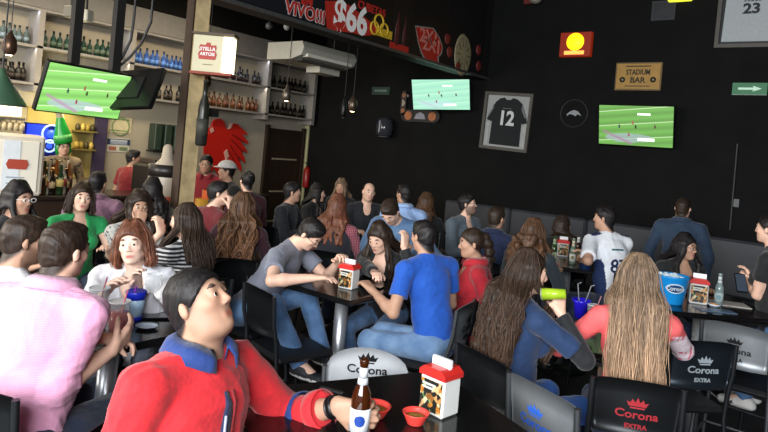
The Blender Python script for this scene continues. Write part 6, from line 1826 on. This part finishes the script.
for whom, I_, stand, cs in PEOPLE:
    I_['root']['label'] = {
        'the man in the red jacket': 'man in a red jacket with navy collar gazing up, gripping a beer bottle',
        'the man in the pink shirt': 'dark-haired man in a pink striped shirt seen from behind, hands clasped at the left table'}.get(whom) or whom.replace('the ', '', 1).replace('the ', 'the ')
LAB = {
 'the bearded man in white': 'bearded man in a white tee in profile beside the pink-shirted man',
 'the woman in the white jacket': 'woman with reddish bob and white jacket facing the left table of pink drinks',
 'the woman in white glasses': 'long-haired woman in white-framed glasses and black top at the left edge',
 'the woman in the green top': 'woman with dark fringe and bright green top, smiling, in front of the bar',
 'the man in the mauve shirt': 'black-haired man in a mauve shirt seen from behind near the bar',
 'the woman in the patterned top': 'woman in a patterned grey top resting her chin on her hand',
 'the woman in the striped top': 'woman with straight dark hair in black and white striped top, in profile',
 'the man in the maroon jersey': 'young man in maroon jersey with black and white arm bands, hand at his mouth',
 'the woman with long wavy highlighted hair': 'woman seen from behind with long wavy brown hair lightening to blonde ends',
 'the bartender in a red polo': 'bartender in a red shirt standing in profile behind the bar',
 'the waiter in red with dark glasses': 'waiter in a dark red shirt and glasses standing under the eagle emblem',
 'the seated man in a white cap': 'person in a white cap seated under the eagle emblem',
 'the person with dark hair tied up below the eagle': 'person with dark hair tied up, seated to the right below the eagle emblem',
 'the dark-haired woman behind the patterned top': 'dark-haired woman seen from behind, just behind the woman in patterned top',
 'the man in a dark shirt by the brown door': 'man in a dark shirt in profile in front of the brown door',
 'the woman in black facing along the wall': 'long black-haired woman in black, in profile just right of the brown door',
 'the brown-haired woman in a checked shirt': 'woman seen from behind with reddish brown hair and red checked sleeves',
 'the fair-haired woman behind the checked shirt': 'fair-haired woman half hidden behind the woman with checked sleeves',
 'the bald smiling man in a dark jacket': 'bald smiling man in a dark jacket facing the camera before the dark wall',
 'the man in the light blue shirt': 'man in a light blue shirt seen from behind before the dark wall',
 'the woman with brown hair behind the light blue shirt': 'brown-haired woman seen beyond the shoulder of the light blue shirt',
 'the man in the grey tee': 'man in grey tee and jeans bent over the middle table',
 'the woman in black looking down': 'long dark-haired woman in black looking down with a hand to her cheek',
 'the stooping person in a denim jacket': 'person in a denim jacket stooping behind the woman in black',
 'the man in the royal blue tee': 'broad man in a royal blue tee and light jeans seen from behind',
 'the woman in the red polo with a curly ponytail': 'woman in a red polo with a curly dark ponytail, in profile',
 'the man in glasses and grey suit jacket': 'bearded man in glasses and grey suit jacket looking up to the right',
 'the man in the navy jacket facing away': 'man in a navy jacket facing the dark wall beside the grey suit',
 'the woman with curly blonde-brown hair': 'woman seen from behind with a mass of curly blonde-brown hair',
 'the dark-haired woman behind the far table': 'dark-haired woman seated behind the bottles of the far table',
 'the man in the white and navy jersey': 'man in a white and navy football jersey leaning on the far table',
 'the standing man in a dark denim shirt': 'short-haired man in a dark denim shirt standing with his back turned',
 'the woman in black with glasses and straight black hair': 'woman in glasses and black top with straight black hair behind the ice bucket',
 'the woman in navy with long wavy dark hair': 'woman in a navy tee over black sleeves, long wavy dark hair, holding a green glass',
 'the woman in the coral sweater with waist-long fair hair': 'woman in a coral sweater with waist-long fair hair, back to the camera',
 'the person in black with a phone at the right edge': 'person in black top, jeans and white shoes at the right edge, hands raised',
 'the barman wearing a tall green bottle-shaped hat': 'barman wearing a tall green bottle-shaped hat behind the counter bottles'}
STY = {'the woman in the coral sweater with waist-long fair hair': ('black', 'red', .035, True), 'the woman in navy with long wavy dark hair': ('black', 'dark', .035, True), 'the man in the royal blue tee': ('grey', 'dark', .035, True)}
for whom, I_, stand, cs in PEOPLE:
    if whom in LAB: I_['root']['label'] = LAB[whom]
    if stand: continue
    o = I_['org']; yw = I_['lyaw']; f = V(-sin(yw), cos(yw), 0)
    sz = (I_['pz'] - .098 * I_['s']) / .662
    c = V(o[0], o[1], 0) + f * (.07 if whom in STY else .03)
    chair('bar chair under ' + whom, c, yw, STY.get(whom, ('black', 'dark', .035, False)), sz)

# held things
tips = P34['arms'][1][1]; w = P34['Rz'] @ tips + V(P34['org'][0], P34['org'][1], 0)
q = at(535, 294, 2.94); w = at(566, 294, 2.88)
t = thing('green_drink_glass', 'lime green glass held up by the woman in navy', 'glass', w, 0)
d_ = unit(q - w); Mx = Vector((0, 0, 1)).rotation_difference(Vector(d_)).to_matrix().to_4x4(); Mx = Mx @ Matrix.Scale(.85, 4); Mx.translation = Vector(w); t.matrix_world = Mx
MB().lathe([(0, 0), (.026, 0), (.034, .13), (.032, .13), (.024, .005)], n=24).build('glass', mat('lime_glass', '#9ab82a', .2, amt=.15), t)
MB().lathe([(.0335, .125), (.036, .13), (.034, .135), (.031, .13)], n=24).build('rim', mat('glass_rim', '#7a806a', .3), t)
q = at(741, 283, 4.22)
t = thing('phone', 'dark phone held in the hands of the person at the right edge', 'phone', q, facing_cam(q, 20)); t.rotation_euler[0] = -.6
MB().box((-.035, -.004, -.07), (.035, .004, .07), bev=.003).build('body', mat('phone_black', '#0c0d10'), t); MB().box((-.031, -.0048, -.062), (.031, -.0042, .062)).build('screen', mat('phone_screen2', '#3a424e', .1, amt=0), t)
# necklace and open jacket front
T_ = P1['T']
front = lambda x, z: T_(x, .0, z)

# empty chairs
def chair_px(label, px, z, yaw_seen, style):
    p = on_z(px[0], px[1], z); rad = unit(V(p[0], p[1], 0)); rg = V(rad[1], -rad[0], 0); a = radians(yaw_seen); f = rad * cos(a) + rg * sin(a)
    c = V(p[0], p[1], 0) + f * .26
    return chair(label, c, math.atan2(-f[0], f[1]), style)
chair_px('silver round-backed bar chair between the nearest and the middle table', (369, 348), 1.03, 2, ('silver', 'dark', .13, True))
chair_px('silver-grey bar chair with blue lettering between the nearest table and the navy tee', (538, 390), 1.02, 45, ('grey', 'blue', .035, True))
chair_px('tilted blue-black bar chair with dark lettering beside the coral sweater', (706, 345), 1.02, 325, ('blueblack', 'pale', .035, True))
chair_px('grey bar chair with dark lettering pushed to the ice bucket table', (736, 328), 1.02, 8, ('grey', 'dark', .035, True))
chair_px('black bar chair cut by the lower left corner, behind the pink shirt', (14, 384), 1.02, 30, ('black', 'dark', .035, False)) if False else None
0 and chair_px('dark bar chair under the table edge between the women in navy and coral', (572, 372), 1.0, 200, ('black', 'dark', .035, False))
chair_px('black bar chair turned aside, left of the legs of the man in grey tee', (256, 293), 1.0, 62, ('black', 'dark', .035, False))
# ------------------------------------------------------------------ light
def area(name, loc, target, sx, sy, energy, col):
    l = bpy.data.lights.new(name, 'AREA'); l.shape = 'RECTANGLE'; l.size = sx; l.size_y = sy; l.energy = energy; l.color = col
    o = bpy.data.objects.new(name, l); COL.objects.link(o); o.location = loc
    d = Vector(target) - Vector(loc); o.rotation_euler = d.to_track_quat('-Z', 'Y').to_euler(); return o


area('daylight_shopfront', (.6, -2.9, 2.9), (-1.4, 3.0, .9), 5.0, 2.4, 520, (.94, .97, 1.0))
area('daylight_side_opening', (-6.0, -2.8, 2.6), (-3.2, 2.5, 1.0), 3.0, 2.4, 260, (1.0, .95, .87))
# warm light over the bar
for y in (.8, 2.9, 5.0): 
    l = bpy.data.lights.new('bar_downlight', 'AREA'); l.shape = 'RECTANGLE'; l.size = .3; l.size_y = 1.6; l.energy = 19; l.color = (1, .80, .52)
    o = bpy.data.objects.new('bar_downlight', l); COL.objects.link(o); o.location = (-7.1, y, 3.55); o.rotation_euler = (0, radians(22), 0)
for z in (2.80, 3.27):
    for y in (1.6, 3.3, 5.0, 6.6):
        l = bpy.data.lights.new('shelf_strip', 'AREA'); l.shape = 'RECTANGLE'; l.size = .05; l.size_y = 1.4; l.energy = 2.2; l.color = (.78, .82, 1) if z > 3 else (1, .86, .70)
        o = bpy.data.objects.new('shelf_strip', l); COL.objects.link(o); o.location = (BAR_X + .29, y, z - .01); o.rotation_euler = (0, radians(-25), 0)
l = bpy.data.lights.new('kitchen_lamp', 'POINT'); l.energy = 14; l.color = (1, .82, .4); l.shadow_soft_size = .15
o = bpy.data.objects.new('kitchen_lamp', l); COL.objects.link(o); p_ = on_x(70, 120, -8.1); o.location = (-8.1, p_[1], 2.1)

w = bpy.data.worlds.new('world'); S.world = w; w.use_nodes = True
bg = w.node_tree.nodes['Background']; bg.inputs[0].default_value = (.75, .85, 1, 1); bg.inputs[1].default_value = .25
S.view_settings.view_transform = 'Standard'; S.view_settings.look = 'None'; S.view_settings.gamma = 1; S.view_settings.use_curve_mapping = False
S.view_settings.exposure = .62
bpy.context.view_layer.update()
